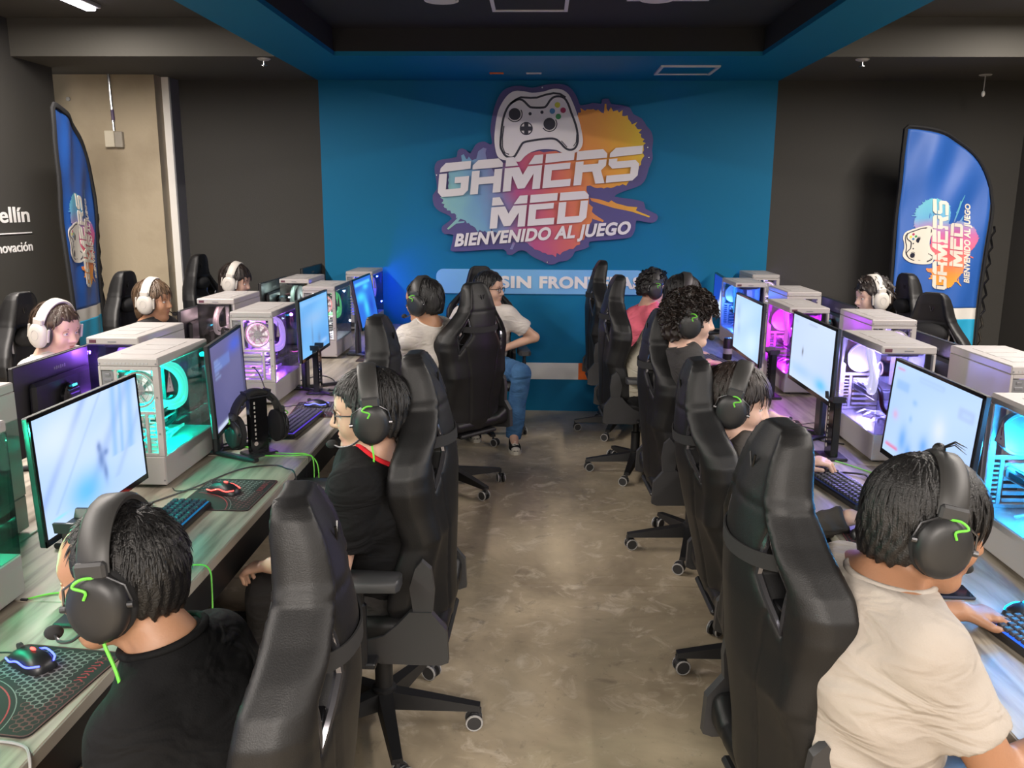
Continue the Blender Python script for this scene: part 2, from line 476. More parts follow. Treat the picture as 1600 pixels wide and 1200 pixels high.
# ------------------------------------------------------------------ room shell
YW, ZC, ZH = 7.2, 2.706, 2.95
JY = 3.75
fm = MB()
fm.box((0, (JY - 5.0) / 2 - .0015, -.05), (8.4, JY + 5.0 - .003, .10)); fm.box((0, (JY + YW + .1) / 2, -.05), (8.4, YW + .1 - JY - .003, .10)); fm.box((0, JY, -.07), (8.4, .02, .06))
struct(fm.obj('floor', M_floor))
def wallbox(name, m, x0, x1, y0, y1, z0, z1): return struct(MB().box(((x0 + x1) / 2, (y0 + y1) / 2, (z0 + z1) / 2), (x1 - x0, y1 - y0, z1 - z0)).obj(name, m))
XL, XR = -1.804, 1.8645
wallbox('wall_back', M_blue, XL, XR, YW, YW + .15, 0, ZC)
wallbox('wall_back_left', M_dark, -4.2, XL, YW, YW + .15, 0, ZC)
wallbox('wall_back_right', M_dark, XR, 4.2, YW, YW + .15, 0, ZC)
wallbox('wall_left', M_dark, -3.78, -3.62, -5, 6.56, 0, ZH)
wallbox('wall_right', M_dark, 3.82, 3.98, -5, YW, 0, ZH)
wallbox('wall_column', M_conc, -4.0, -3.01, 6.90, YW, 0, ZC)
wallbox('trim_1', M_wtrim, -3.045, -2.955, 7.03, YW, 0, ZC - .001)
wallbox('trim_side_shade', M_grey, -2.955, -2.943, 7.032, YW, 0, ZC - .002)  # thin grey sheet paints the shade on the white duct's side
# painted band low on the blue wall
wallbox('trim_3', M_white, XL, 0.335, YW - .006, YW, .277, .419)
wallbox('trim_4', M_orange, 0.335, 0.420, YW - .006, YW, .277, .419)
wallbox('trim_5', M_white, 0.420, XR, YW - .006, YW, .277, .419)
# ceilings: side bays, low soffit at the back, blue frame round a black recess
wallbox('ceiling', M_ceil, XR - .05, 3.98, -5, 6.06, ZH, ZH + .1)
wallbox('ceiling_left', M_ceil, -3.78, XL + .05, -5, 6.06, ZH, ZH + .1)
wallbox('ceiling_soffit_left', M_ceil, -4.2, XL, 6.06, YW + .15, ZC, ZH + .1)
wallbox('ceiling_soffit_right', M_ceil, XR, 4.2, 6.06, YW + .15, ZC, ZH + .1)
RX0, RX1, RY = -1.396, 1.448, 6.035
cf = MB()
cf.box(((XL + RX0) / 2, (RY - 5) / 2 - .0, (ZC + 2.735) / 2), (RX0 - XL, RY + 5, 2.735 - ZC)); cf.box(((XR + RX1) / 2, (RY - 5) / 2, (ZC + 2.735) / 2), (XR - RX1, RY + 5, 2.735 - ZC))
cf.box(((XL + XR) / 2, (RY + YW + .15) / 2, (ZC + 2.735) / 2), (XR - XL, YW + .15 - RY, 2.735 - ZC))
struct(cf.obj('ceiling_frame', M_blue))
cr = MB()
cr.box((RX0 - .2, .5, 2.86), (.40, 11.0, .25)); cr.box((RX1 + .2, .5, 2.86), (.40, 11.0, .25)); cr.box((.03, RY + .62, 2.86), (3.66, 1.24, .25)); cr.box((.03, .5, 2.93), (3.0, 11.2, .10))
struct(cr.obj('ceiling_recess', M_recess))

# ceiling fittings
def frame_vent(label, x0, x1, y0, y1, z, t=.022):
    r = thing('ceiling_vent', label, 'vent', ((x0 + x1) / 2, (y0 + y1) / 2, z))
    dx, dy = (x1 - x0), (y1 - y0); m = MB()
    m.box((0, -dy / 2 + t / 2, -.006), (dx, t, .012)); m.box((0, dy / 2 - t / 2, -.006), (dx, t, .012)); m.box((-dx / 2 + t / 2, 0, -.006), (t, dy - 2 * t, .012)); m.box((dx / 2 - t / 2, 0, -.006), (t, dy - 2 * t, .012))
    m.obj('vent_frame', M_vent, r)
    MB().box((0, 0, -.002), (dx - 2 * t, dy - 2 * t, .004)).obj('vent_panel', M_blue if z < 2.8 else M_recess, r)
frame_vent('square white framed vent in the middle of the black ceiling recess', -.305, .145, 5.03, 5.49, 2.88)
frame_vent('white framed vent right of the round lamp in the black recess', .47, .93, 4.77, 5.215, 2.88)
frame_vent('flat white framed vent set in the blue ceiling border', .835, 1.255, 6.425, 6.822, ZC)
for i, (x, y, lab) in enumerate([(-.575, 5.16, 'round white recess lamp left of the square vent'), (.632, 5.14, 'round white recess lamp right of the square vent')]):
    r = thing('ceiling_lamp', lab, 'lamp', (x, y, 2.88)); M_lampw = mat('lamp lens off', (.62, .60, .58), .5)
    MB().lathe([(.085, -.002), (.098, -.02), (.098, -.005), (.098, 0)], 28).obj('lamp_rim', M_vent, r)
    MB().lathe([(.082, -.022), (.086, -.012), (.086, -.004)], 28).obj('lamp_lens', M_lampw, r)
for x, c, lab, m in [(-.346, .106, 'small dull orange plate under the blue ceiling border', M_orange), (-.066, .115, 'small white plate under the blue ceiling border', M_vent)]:
    r = thing('ceiling_plate', lab, 'plate', (x, 6.79, ZC))
    MB().box((0, 0, -.004), (c, .05, .008), .002).obj('plate', m, r); MB().box((0, 0, -.0085), (c * .7, .012, .001)).obj('slot', M_grey, r)
def sprinkler(x, y, z, lab):
    r = thing('ceiling_sprinkler', lab, 'sprinkler', (x, y, z))
    MB().lathe([(.045, 0), (.045, -.006), (.03, -.014), (.018, -.016)][::-1], 20).obj('escutcheon', M_lightgrey, r)
    MB().lathe([(.022, -.050), (.022, -.046), (.006, -.044), (.006, -.016)], 14).obj('deflector', M_steel, r)
sprinkler(-1.906, 6.14, ZC, 'ceiling sprinkler beside the left end of the blue border')
sprinkler(2.141, 6.15, ZC, 'ceiling sprinkler beside the right end of the blue border')
r = thing('ceiling_sensor', 'small white sensor hanging by a wire at upper right', 'sensor', (3.30, 6.85, ZC))
MB().lathe([(.04, -.008), (.045, -.004), (.045, 0)], 18).obj('ceiling_plate', M_lightgrey, r)
MB().tube([(0, 0, -.006), (0, 0, -.05), (-.006, -.01, -.10), (-.01, -.02, -.125)], .004, 6).obj('wire', M_lightgrey, r)
MB().ball((-.012, -.022, -.14), (.013, .013, .022)).obj('sensor_head', M_white, r)

# lamp strips in the side bays: fitting + lit diffuser + the lamp's own light
M_led = mat('lit strip diffuser', (.9, .9, .9), .5, emit=(0.86, 0.84, 1.0), es=9.0)
for i, (x, y, z) in enumerate(STRIPS):
    side = 'left' if x < 0 else 'right'; far = ['back wall', 'middle', 'front'][i % 3]
    r = thing('strip_light', f'long white ceiling strip lamp in the {side} bay, {far} one', 'lamp', (x, y, ZH))
    MB().box((0, 0, -.012), (.11, 2.95, .024), .004).obj('housing', M_lightgrey, r)
    MB().box((0, 0, -.032), (.065, 2.9, .018), .004).obj('diffuser', M_led, r)
    a = area_lamp('strip_lamp_light', (0, 0, -.045), .09, 2.9, STRIP_POWER, STRIP_COLOUR); a.parent = r

for y in (-2.3, -3.9):
    far = 'nearer' if y > -3 else 'farther'
    r = thing('strip_light', f'white strip lamp across the recess behind the camera, {far} one', 'lamp', (0, y, 2.88), PI / 2)
    MB().box((0, 0, -.012), (.11, 1.7, .024), .004).obj('housing', M_lightgrey, r)
    MB().box((0, 0, -.032), (.065, 1.65, .018), .004).obj('diffuser', M_led, r)
    a = area_lamp('strip_lamp_light', (0, 0, -.045), .09, 1.65, FRONT_POWER, STRIP_COLOUR); a.parent = r
# junction box and conduit on the concrete
r = thing('junction_box', 'white electrical box with conduit on the bare concrete pier', 'electrical box', (-3.352, 6.90, 2.222))
MB().box((-.03, -.022, 0), (.075, .044, .125), .005).obj('box_cover', mat('aged white plastic', (.62, .57, .45), .5), r)
MB().box((.04, -.019, -.004), (.062, .038, .12), .004).obj('box_body', mat('grey box', (.33, .30, .25), .6), r)
MB().tube([(.0, -.014, .06), (-.006, -.014, .505)], .0105, 10).obj('conduit', M_steel, r)
MB().tube([(.001, -.014, .14), (-.001, -.014, .22)], .0125, 10).obj('coupling', mat('violet tape', (.09, .06, .14), .5), r)
MB().lathe([(.004, 0), (.016, .002), (.016, .012), (.008, .016)], 12, Matrix.Translation((-.345, 0, .30)) @ Matrix.Rotation(PI / 2, 4, 'X')).obj('anchor_cap', M_lightgrey, r)

# ------------------------------------------------------------------ lettering
def text_mesh(s, size, bold=0.0, shear=0.0, depth=0.002, align='LEFT', space=1.0):
    c = bpy.data.curves.new('txt', 'FONT'); c.body = s; c.size = size; c.offset = bold; c.shear = shear; c.extrude = depth / 2; c.align_x = align; c.resolution_u = 4; c.space_character = space
    o = bpy.data.objects.new('txt', c); COL.objects.link(o)
    dg = bpy.context.evaluated_depsgraph_get()
    me = bpy.data.meshes.new_from_object(o.evaluated_get(dg))
    bpy.data.objects.remove(o); bpy.data.curves.remove(c)
    return me
def text_obj(name, s, size, m, parent, M, **kw):
    me = text_mesh(s, size, **kw)
    xs = [v.co.x for v in me.vertices]
    me.transform(M if not callable(M) else M(min(xs), max(xs)))
    me.materials.clear(); me.materials.append(m)
    return link(name, me, parent)
def fit_text(width, height_scale, M):
    """scale text horizontally so that it spans width"""
    return lambda a, b: M @ Matrix.Diagonal((width / (b - a), height_scale, 1, 1)) @ Matrix.Translation((-a, 0, 0))

# words on the left wall (running toward the back)
WL = Matrix(((0, 0, 1, -3.62), (1, 0, 0, 0), (0, 1, 0, 0), (0, 0, 0, 1)))   # text x -> +y, text y -> +z, depth -> +x
r = thing('wall_lettering', 'white wall lettering with a thin rule on the left dark wall', 'lettering', (0, 0, 0))
text_obj('first_line', 'Medellín', .147, M_print, r, lambda a, b: WL @ Matrix.Translation((6.075 - (b - a) * 1.5 - a * 1.5, 1.6, 0)) @ Matrix.Diagonal((1.5, 1, 1, 1)), bold=.0024, depth=.006)
text_obj('second_line', 'Innovación', .094, M_print, r, lambda a, b: WL @ Matrix.Translation((6.075 - (b - a) * 1.22 - a * 1.22, 1.398, 0)) @ Matrix.Diagonal((1.22, 1, 1, 1)), bold=.0012, depth=.006)
MB().box((-3.617, 5.60, 1.524), (.006, .96, .008)).obj('rule', M_print, r)

# ------------------------------------------------------------------ the big welcome sign (units: sign squares, 1000 = 1.29 m)
LET = {
 'G': (9.2, [[(.1, 7.4), (.3, 8.6), (1.7, 10), (9.2, 10), (9.2, 7.7)], [(0, 6.9), (0, 1.5), (1.3, 0), (7.6, 0), (9, 1.4), (9, 5.6), (4.8, 5.6), (4.8, 3.8), (6.7, 3.8), (6.7, 2.2), (2.3, 2.2), (2.3, 6.9)]]),
 'A': (9.2, [[(.1, 7.4), (.1, 8.6), (1.6, 10), (7.6, 10), (9, 8.6), (9, 7.4)], [(0, 0), (0, 6.9), (2.3, 6.9), (2.3, 4.9), (6.7, 4.9), (6.7, 6.9), (9, 6.9), (9, 0), (6.7, 0), (6.7, 2.8), (2.3, 2.8), (2.3, 0)]]),
 'M': (11.2, [[(.1, 7.4), (.1, 10), (2.3, 10), (3.9, 7.4)], [(6.9, 7.4), (8.5, 10), (11, 10), (11, 7.4)], [(0, 0), (0, 6.9), (4.2, 6.9), (5.5, 4.5), (6.8, 6.9), (11, 6.9), (11, 0), (8.7, 0), (8.7, 4.6), (6.4, .5), (4.4, .5), (2.3, 4.6), (2.3, 0)]]),
 'E': (8.6, [[(.1, 7.4), (.1, 10), (8.5, 10), (8.5, 7.6)], [(0, 0), (0, 6.9), (7.6, 6.9), (7.6, 5.1), (2.3, 5.1), (2.3, 2.1), (8.2, 2.1), (8.2, 0)]]),
 'R': (9.2, [[(.1, 7.4), (.1, 10), (7.6, 10), (9, 8.6), (9, 7.4)], [(0, 0), (0, 6.9), (2.3, 6.9), (2.3, 5.9), (6.7, 5.9), (6.7, 6.9), (9, 6.9), (9, 5.1), (7.7, 3.8), (9.2, 0), (6.5, 0), (5.2, 3.7), (2.3, 3.7), (2.3, 0)]]),
 'S': (9.4, [[(.1, 7.4), (.1, 8.6), (1.6, 10), (9.5, 10), (9.5, 7.6)], [(0, 6.9), (0, 5.3), (1.3, 4.0), (6.7, 4.0), (6.7, 2.1), (-.2, 2.1), (-.2, 0), (7.6, 0), (9, 1.4), (9, 4.8), (7.8, 6.0), (2.4, 6.0), (2.4, 6.9)]]),
 'D': (9.2, [[(.1, 7.4), (.1, 10), (7.6, 10), (9, 8.6), (9, 7.4)], [(0, 0), (0, 6.9), (2.3, 6.9), (2.3, 2.1), (6.7, 2.1), (6.7, 6.9), (9, 6.9), (9, 1.4), (7.6, 0)]]),
}
def word_polys(word, x0, y0, xw, h, slope, lean):
    """letter outlines in sign squares (x right, y down): start, total width, cap height, baseline slope, italic lean"""
    tot = sum(LET[c][0] for c in word) + .55 * (len(word) - 1); out = []; u = 0
    for c in word:
        wdt, ps = LET[c]; L = []
        for p in ps:
            q = []
            for i, (a, b) in enumerate(p):
                X = (u + a) / tot * xw; q.append((x0 + X + lean * b / 10, y0 + slope * X - b / 10 * h))
            L.append(q)
        out.append((c, L)); u += wdt + .55
    return out
BOARD = [(75,560),(95,515),(150,502),(215,490),(222,455),(245,437),(275,445),(302,468),(335,415),(365,398),(395,395),(425,412),(440,400),(430,330),(438,260),(455,190),(478,130),(510,85),(560,60),(620,55),(690,68),(760,52),(830,44),(890,50),(935,78),(970,135),(988,175),(1060,160),(1115,165),(1118,140),(1160,135),(1175,165),(1230,172),(1290,188),(1312,228),(1365,255),(1395,300),(1425,335),(1438,390),(1432,450),(1438,500),(1415,560),(1400,620),(1368,665),(1300,692),(1245,712),(1205,738),(1300,752),(1388,772),(1400,815),(1470,848),(1478,880),(1450,903),(1395,898),(1345,890),(1340,940),(1322,985),(1290,1002),(1170,1015),(1052,1026),(1050,1058),(1000,1080),(960,1090),(945,1120),(908,1150),(860,1156),(830,1172),(790,1174),(755,1155),(700,1130),(665,1105),(640,1086),(600,1086),(560,1112),(525,1108),(505,1076),(340,1084),(182,1092),(168,1065),(186,985),(130,980),(112,955),(120,925),(178,880),(140,850),(100,832),(66,795),(60,730),(88,690),(82,620)]
def spiky(base, amp, seed, n=5):
    """roughen an outline with paint spikes"""
    rr = random.Random(seed); out = []; m = len(base)
    cx = sum(p[0] for p in base) / m; cy = sum(p[1] for p in base) / m
    for i in range(m):
        a, b = base[i], base[(i + 1) % m]
        for k in range(n):
            t = (k + (rr.random() - .5) * .4) / n; x, y = a[0] + (b[0] - a[0]) * t, a[1] + (b[1] - a[1]) * t
            d = math.hypot(x - cx, y - cy) + 1e-6; s = (rr.random() ** 2) * amp if k % 2 else -(rr.random()) * amp * .35
            out.append((x + (x - cx) / d * s, y + (y - cy) / d * s))
    return out
SPL = [spiky([(900,470),(930,340),(965,250),(985,205),(1050,195),(1130,215),(1200,205),(1260,240),(1310,285),(1345,320),(1370,370),(1385,430),(1370,520),(1340,600),(1290,650),(1200,680),(1100,690),(980,640)], 26, 3),
       spiky([(120,760),(160,690),(160,590),(240,520),(330,500),(420,510),(470,640),(440,800),(430,960),(380,965),(310,930),(250,890),(190,850),(130,810)], 24, 5),
       spiky([(430,960),(420,700),(500,560),(620,470),(800,450),(960,470),(1010,600),(1040,720),(1070,870),(1020,1000),(960,1060),(880,1095),(800,1115),(720,1085),(640,1030),(560,1010)], 22, 8)]
DROPS = [[(245,480),(262,472),(275,500),(300,512),(290,522),(250,518)], [(340,500),(352,455),(385,432),(405,438),(398,465),(405,505),(372,512)],
         [(145,945),(200,890),(225,865),(240,872),(215,900),(260,895),(255,905),(205,912),(155,950)], [(1050,745),(1120,758),(1170,775),(1185,762),(1215,780),(1290,800),(1350,805),(1340,825),(1430,862),(1425,870),(1320,835),(1290,828),(1200,810),(1120,785),(1060,765)],
         [(1130,240),(1136,165),(1146,165),(1150,240)], [(1040,810),(1080,850),(1140,890),(1135,900),(1070,880)], [(545,1075),(565,1030),(580,1035),(562,1078)]]
PAD = [(455,400),(458,330),(468,260),(482,205),(510,150),(545,108),(585,88),(640,90),(690,99),(760,92),(815,76),(870,80),(912,108),(940,160),(965,225),(985,290),(998,350),(1003,400),(990,440),(962,462),(930,466),(890,466),(870,462),(840,448),(780,442),(730,446),(680,462),(640,490),(610,520),(560,512),(505,508),(470,480)]
BODY = [(492,420),(498,340),(508,270),(525,215),(548,175),(580,150),(612,138),(640,150),(668,178),(690,188),(760,188),(782,172),(800,145),(825,125),(862,122),(890,135),(912,170),(930,220),(950,270),(965,320),(972,380),(965,420),(945,443),(915,446),(890,432),(862,402),(830,380),(780,378),(700,388),(640,400),(620,420),(600,455),(578,488),(550,494),(522,482),(504,455)]
TOPL = [(555,165),(590,140),(620,126),(680,130),(720,128),(770,112),(820,102),(860,106),(895,128)]
def ribbon(pts, wd, closed=False):
    """thick line through pts as quads (for prism pieces)"""
    n = len(pts); L = []; Rr = []
    for i in range(n):
        a = pts[(i - 1) % n] if closed or i else pts[0]; b = pts[(i + 1) % n] if closed or i < n - 1 else pts[-1]
        dx, dy = b[0] - a[0], b[1] - a[1]; d = math.hypot(dx, dy) + 1e-6; nx, ny = -dy / d * wd / 2, dx / d * wd / 2
        L.append((pts[i][0] + nx, pts[i][1] + ny)); Rr.append((pts[i][0] - nx, pts[i][1] - ny))
    return [[L[i], L[(i + 1) % n], Rr[(i + 1) % n], Rr[i]] for i in range(n if closed else n - 1)]
def disc(cx, cy, r, n=20): return [(cx + r * math.cos(2 * PI * k / n), cy + r * math.sin(2 * PI * k / n)) for k in range(n)]

def splash_mat(name, stops, fx):
    """ink gradient across the print: fx picks the direction in the print's own plane"""
    if name in MATS: return MATS[name]
    m = bpy.data.materials.new(name); m.use_nodes = True; nt = m.node_tree; p = nt.nodes['Principled BSDF']; p.inputs['Roughness'].default_value = .55
    tc = nt.nodes.new('ShaderNodeTexCoord'); d = nt.nodes.new('ShaderNodeVectorMath'); d.operation = 'DOT_PRODUCT'; d.inputs[1].default_value = fx[0]
    nt.links.new(tc.outputs['Object'], d.inputs[0])
    nz = nt.nodes.new('ShaderNodeTexNoise'); nz.inputs['Scale'].default_value = 5; nt.links.new(tc.outputs['Object'], nz.inputs['Vector'])
    r = nt.nodes.new('ShaderNodeMapRange'); r.inputs[1].default_value = fx[1]; r.inputs[2].default_value = fx[2]
    ad = nt.nodes.new('ShaderNodeMath'); ad.operation = 'MULTIPLY_ADD'; ad.inputs[1].default_value = .12 * (fx[2] - fx[1]); nt.links.new(nz.outputs['Fac'], ad.inputs[0]); nt.links.new(d.outputs['Value'], ad.inputs[2])
    nt.links.new(ad.outputs[0], r.inputs[0])
    c = nt.nodes.new('ShaderNodeValToRGB'); e = c.color_ramp.elements
    e[0].position, e[0].color = stops[0][0], (*stops[0][1], 1); e[1].position, e[1].color = stops[-1][0], (*stops[-1][1], 1)
    for q in stops[1:-1]: x = e.new(q[0]); x.color = (*q[1], 1)
    nt.links.new(r.outputs[0], c.inputs[0]); nt.links.new(c.outputs[0], p.inputs['Base Color'])
    MATS[name] = m; return m

M_purple = mat('sign purple board', (0.075, 0.060, 0.215), 0.5)
M_signw = mat('sign white face', (0.78, 0.74, 0.75), 0.45)
M_ink = mat('sign black ink', (0.012, 0.012, 0.03), 0.5)
def smooth(poly, n=3):
    P3 = [Vector((a, b, 0)) for a, b in poly]; m = len(P3); out = []
    for i in range(m):
        p0, p1, p2, p3 = P3[i - 1], P3[i], P3[(i + 1) % m], P3[(i + 2) % m]
        for k in range(n):
            t = k / n; q = .5 * ((2 * p1) + (p2 - p0) * t + (2 * p0 - 5 * p1 + 4 * p2 - p3) * t * t + (3 * p1 - p0 - 3 * p2 + p3) * t ** 3); out.append((q.x, q.y))
    return out
BOARD = smooth(BOARD, 2); PAD = smooth(PAD); BODY = smooth(BODY)
def build_sign(parent, to3, flat, splash, board=True, letters_mat=None):
    """the welcome sign, pieces stacked toward the viewer; to3(a, depth, b) maps sign squares to the parent's space; flat = printed on cloth"""
    lm = letters_mat or M_signw; k = .12 if flat else 1.0
    def P(polys, d0, d1, name, m, par=parent, smooth=20):
        b = MB()
        for q in polys: b.prism(q, d0 * k, d1 * k, to3)
        return b.obj(name, m, par, smooth)
    if board: P([BOARD], 0, .022, 'backing_board', M_purple)
    P(SPL[:1], .0222, .0250, 'paint_splash', splash); P(SPL[1:2], .0222, .0252, 'paint_splash', splash); P(SPL[2:], .0222, .0254, 'paint_splash', splash)
    for dp in DROPS: P([dp], .0222, .0248, 'paint_drip', splash)
    pad = P([PAD], .0262 if not flat else .026, .042, 'game_controller', lm)
    z0, z1 = .0422, .0445
    P(ribbon(BODY, 13, True), z0, z1, 'controller_outline', M_ink, pad)
    P(ribbon(TOPL, 12), z0, z1, 'controller_top_line', M_ink, pad)
    P(ribbon([(515,300),(505,370),(505,430),(520,465),(545,475)], 6) + ribbon([(965,350),(962,400),(945,425)], 5) + ribbon([(870,392),(905,430)], 5), z0, z1, 'shade_lines', M_ink, pad)
    for (x, y, rr) in ((582, 228, 37), (796, 288, 37)):
        P([disc(x, y, rr)], z0, z1 + .001, 'thumb_stick', M_ink, pad); P(ribbon([(x + 46 * math.cos(t), y + 46 * math.sin(t)) for t in np.linspace(-.6, 2.6, 12)], 6), z0, z1, 'stick_ring', M_ink, pad)
    P(ribbon([(653 + 37 * math.cos(t), 316 + 37 * math.sin(t)) for t in np.linspace(0, 2 * PI, 25)[:-1]], 7, True), z0, z1 - .001, 'dpad_ring', M_ink, pad); P([[(640,282),(666,282),(666,303),(688,303),(688,329),(666,329),(666,352),(640,352),(640,329),(618,329),(618,303),(640,303)]], z1 - .0008, z1 + .001, 'dpad_cross', M_ink, pad)
    P([disc(677, 226, 10)], z0, z1, 'small_button', M_ink, pad); P([disc(750, 217, 10)], z0, z1, 'small_button', M_ink, pad)
    for (x, y, c, nm) in ((845, 173, (.62, .60, .05), 'yellow'), (880, 205, (.40, .02, .10), 'red'), (851, 243, (.03, .30, .09), 'green'), (814, 210, (.05, .22, .45), 'blue')):
        P([disc(x, y, 17)], z0, z1, 'colour_button', mat('button ink ' + nm, c, .5), pad)
    for c, L in word_polys('GAMERS', 92, 745, 1258, 213, -.088, 22): P(L, .030, .052, 'letter_' + c.lower(), lm)
    for c, L in word_polys('MED', 418, 944, 612, 198, -.075, 20): P(L, .030, .052, 'letter_' + c.lower(), lm)
    me = text_mesh('BIENVENIDO AL JUEGO', 100, bold=4.2, shear=.22, depth=2, space=1.06)
    co = np.array([v.co[:] for v in me.vertices]); x0, x1 = co[:, 0].min(), co[:, 0].max(); y1 = co[:, 1].max(); kx = 1118 / (x1 - x0); ky = 78 / 72.0
    for v in me.vertices:
        X = (v.co.x - x0) * kx; Y = v.co.y * ky; v.co = to3(192 + X, (.030 if v.co.z < 0 else .040) * k, 1056 - .076 * X - Y)
    me.materials.clear(); me.materials.append(lm); link('motto_lettering', me, parent)

sg = thing('welcome_sign', 'large cut-out game welcome sign with controller and paint splashes', 'sign', (0, YW, 0))
def s3(a, d, b): return (-.9752 + 1.29342e-3 * a + 1.667e-5 * b, -.018 - d, 2.7256 - 1.2579e-3 * b + 6e-6 * a)
SPLASH = splash_mat('sign splash ink', [(0, (.33, .60, .38)), (.11, (.22, .48, .55)), (.21, (.16, .35, .58)), (.30, (.20, .20, .42)), (.39, (.45, .07, .22)), (.53, (.62, .12, .12)), (.64, (.72, .22, .07)), (.80, (.76, .34, .04)), (.93, (.76, .50, .03)), (1, (.74, .53, .03))], ((1, 0, .25), -.35, 1.60))
build_sign(sg, s3, False, SPLASH)
sc_ = MB()
for (x, y) in ((88, 603), (752, 66), (1405, 432), (1414, 494), (784, 1160)): sc_.lathe([(.005, 0), (.007, .004), (.004, .007)], 10, Matrix.Translation(s3(x, .022, y)) @ Matrix.Rotation(PI / 2, 4, 'X'))
sc_.obj('standoff_screws', M_steel, sg)
MB().box((0.03, -.009, 2.0), (.5, .018, .5)).obj('wall_mount', M_blackmetal, sg)

# light blue strip sign under it
pl = thing('strip_sign', 'pale blue rounded strip sign with white words on the blue wall', 'sign', (0, YW, 0))
pp = []
x0, x1, z0, z1, rr = -.868, .868, 1.006, 1.208, .06
for (cx, cz, a0) in ((x1 - rr, z1 - rr, 0), (x0 + rr, z1 - rr, 90), (x0 + rr, z0 + rr, 180), (x1 - rr, z0 + rr, 270)):
    for t in range(0, 91, 15): pp.append((cx + rr * math.cos(math.radians(a0 + t)), cz + rr * math.sin(math.radians(a0 + t))))
MB().prism(pp, -.02, 0).obj('panel', mat('pale blue panel', (.16, .42, .76), .45), pl)
TW = Matrix(((1, 0, 0, 0), (0, 0, -1, 0), (0, 1, 0, 0), (0, 0, 0, 1)))
for wd_, wx, x_ in (('SIN', .262, -.335), ('FRONTERAS', .845, -.005)): text_obj('word', wd_, .128, M_signw, pl, fit_text(wx, 1.0, Matrix.Translation((x_, -.024, 1.060)) @ TW), bold=.0062, depth=.006, space=1.08)

# ------------------------------------------------------------------ feather banners
FSPL = splash_mat('banner splash ink', [(0, (.80, .42, .02)), (.22, (.80, .28, .05)), (.42, (.72, .12, .16)), (.58, (.50, .12, .35)), (.72, (.12, .38, .62)), (1, (.14, .55, .55))], ((0, 0, 1), 1.10, 1.95))
def banner(label, A, B, ztop, zs, sag):
    """cloth between pole side A (x, y) and leading side B; curved top falling from A to B"""
    a = Vector((A[0], A[1], 0)); b = Vector((B[0], B[1], 0)); u = (b - a); W = u.length; u.normalize(); nrm = Vector((u.y, -u.x, 0))
    r = thing('feather_banner', label, 'banner', (a.x, a.y, 0))
    def top(s): return ztop - (ztop - zs) * (1 - math.sqrt(max(0, 1 - s ** 2.2)))
    def pt(s, z, d=0.0):
        f = .012 * math.sin(s * 9 + z * 2.5) + .009 * math.sin(s * 17 - z * 5) + .010 * math.sin((z - s * .9) * 11) * math.exp(-((z - 1.9) / .35) ** 2)
        q = u * (s * W) + nrm * (f * sag + d); return (q.x, q.y, z)
    NZ, NS = 70, 24
    bands = [('cloth', mat('royal blue cloth', (.020, .105, .42), .5), .985, None), ('white_band', mat('white cloth', (.72, .70, .66), .6), .90, .985), ('lower_band', mat('cyan cloth', (.02, .36, .62), .6), .18, .90)]
    for nm, m, zl, zh in bands:
        vs = []; fs = []
        for i in range(NZ + 1):
            for j in range(NS + 1):
                s = .03 + .94 * j / NS; zt = top(s) - .02 if zh is None else zh
                vs.append(pt(s, zl + (zt - zl) * i / NZ))
        for i in range(NZ):
            for j in range(NS): fs.append((i * (NS + 1) + j, i * (NS + 1) + j + 1, (i + 1) * (NS + 1) + j + 1, (i + 1) * (NS + 1) + j))
        o = MB().add(vs, fs).obj(nm, m, r, 60)
        md = o.modifiers.new('s', 'SOLIDIFY'); md.thickness = .002; md.offset = -1
    edge = [(0, .12)] + [(0, z) for z in np.linspace(.3, ztop - .02, 20)] + [(s, top(s)) for s in np.linspace(.03, .999, 26)] + [(1, z) for z in np.linspace(zs - .05, .12, 20)]
    MB().tube([pt(s, z) for s, z in edge], .022, 8, flat=.6).obj('pole_sleeve', M_fabricblk, r)
    MB().tube([pt(1.035 + .02 * math.sin(k * 2.1), z, .005) for k, z in enumerate(np.linspace(zs - .1, .3, 34))], .009, 5).obj('gathered_edge', M_gloss, r)
    c = pt(.5, .0); bb = MB(); bb.box((c[0], c[1], .012), (.45, .06, .024), .006, Matrix.Rotation(math.atan2(u.y, u.x), 3, 'Z')); bb.box((c[0], c[1], .012), (.06, .45, .022), .006, Matrix.Rotation(math.atan2(u.y, u.x), 3, 'Z')); bb.cyl(pt(0, .02), pt(0, .16), .016); bb.box((u.x * W * .25, u.y * W * .25, .03), (W * .55, .03, .02), .004, Matrix.Rotation(math.atan2(u.y, u.x), 3, 'Z')); bb.obj('ground_cross', M_blackmetal, r)
    # printed sign turned a quarter: sign right -> up, sign down -> along the cloth
    k = .66 / 1258.0
    def t3(sa, d, sb):
        s = .085 + (sb - 66) / 1000.0 * .77; z = 1.075 + sa * k
        return pt(s, z, .0022 + d)
    build_sign(r, t3, True, FSPL, board=False, letters_mat=mat('banner cream ink', (.70, .66, .58), .6))
    return r
banner('royal blue feather banner in the right corner behind the chairs', (2.655, 6.62), (3.345, 6.62), 2.315, 1.70, 1.0)
banner('royal blue feather banner seen edge-on against the left wall', (-3.25, 5.85), (-3.35, 6.47), 2.37, 1.75, .6)
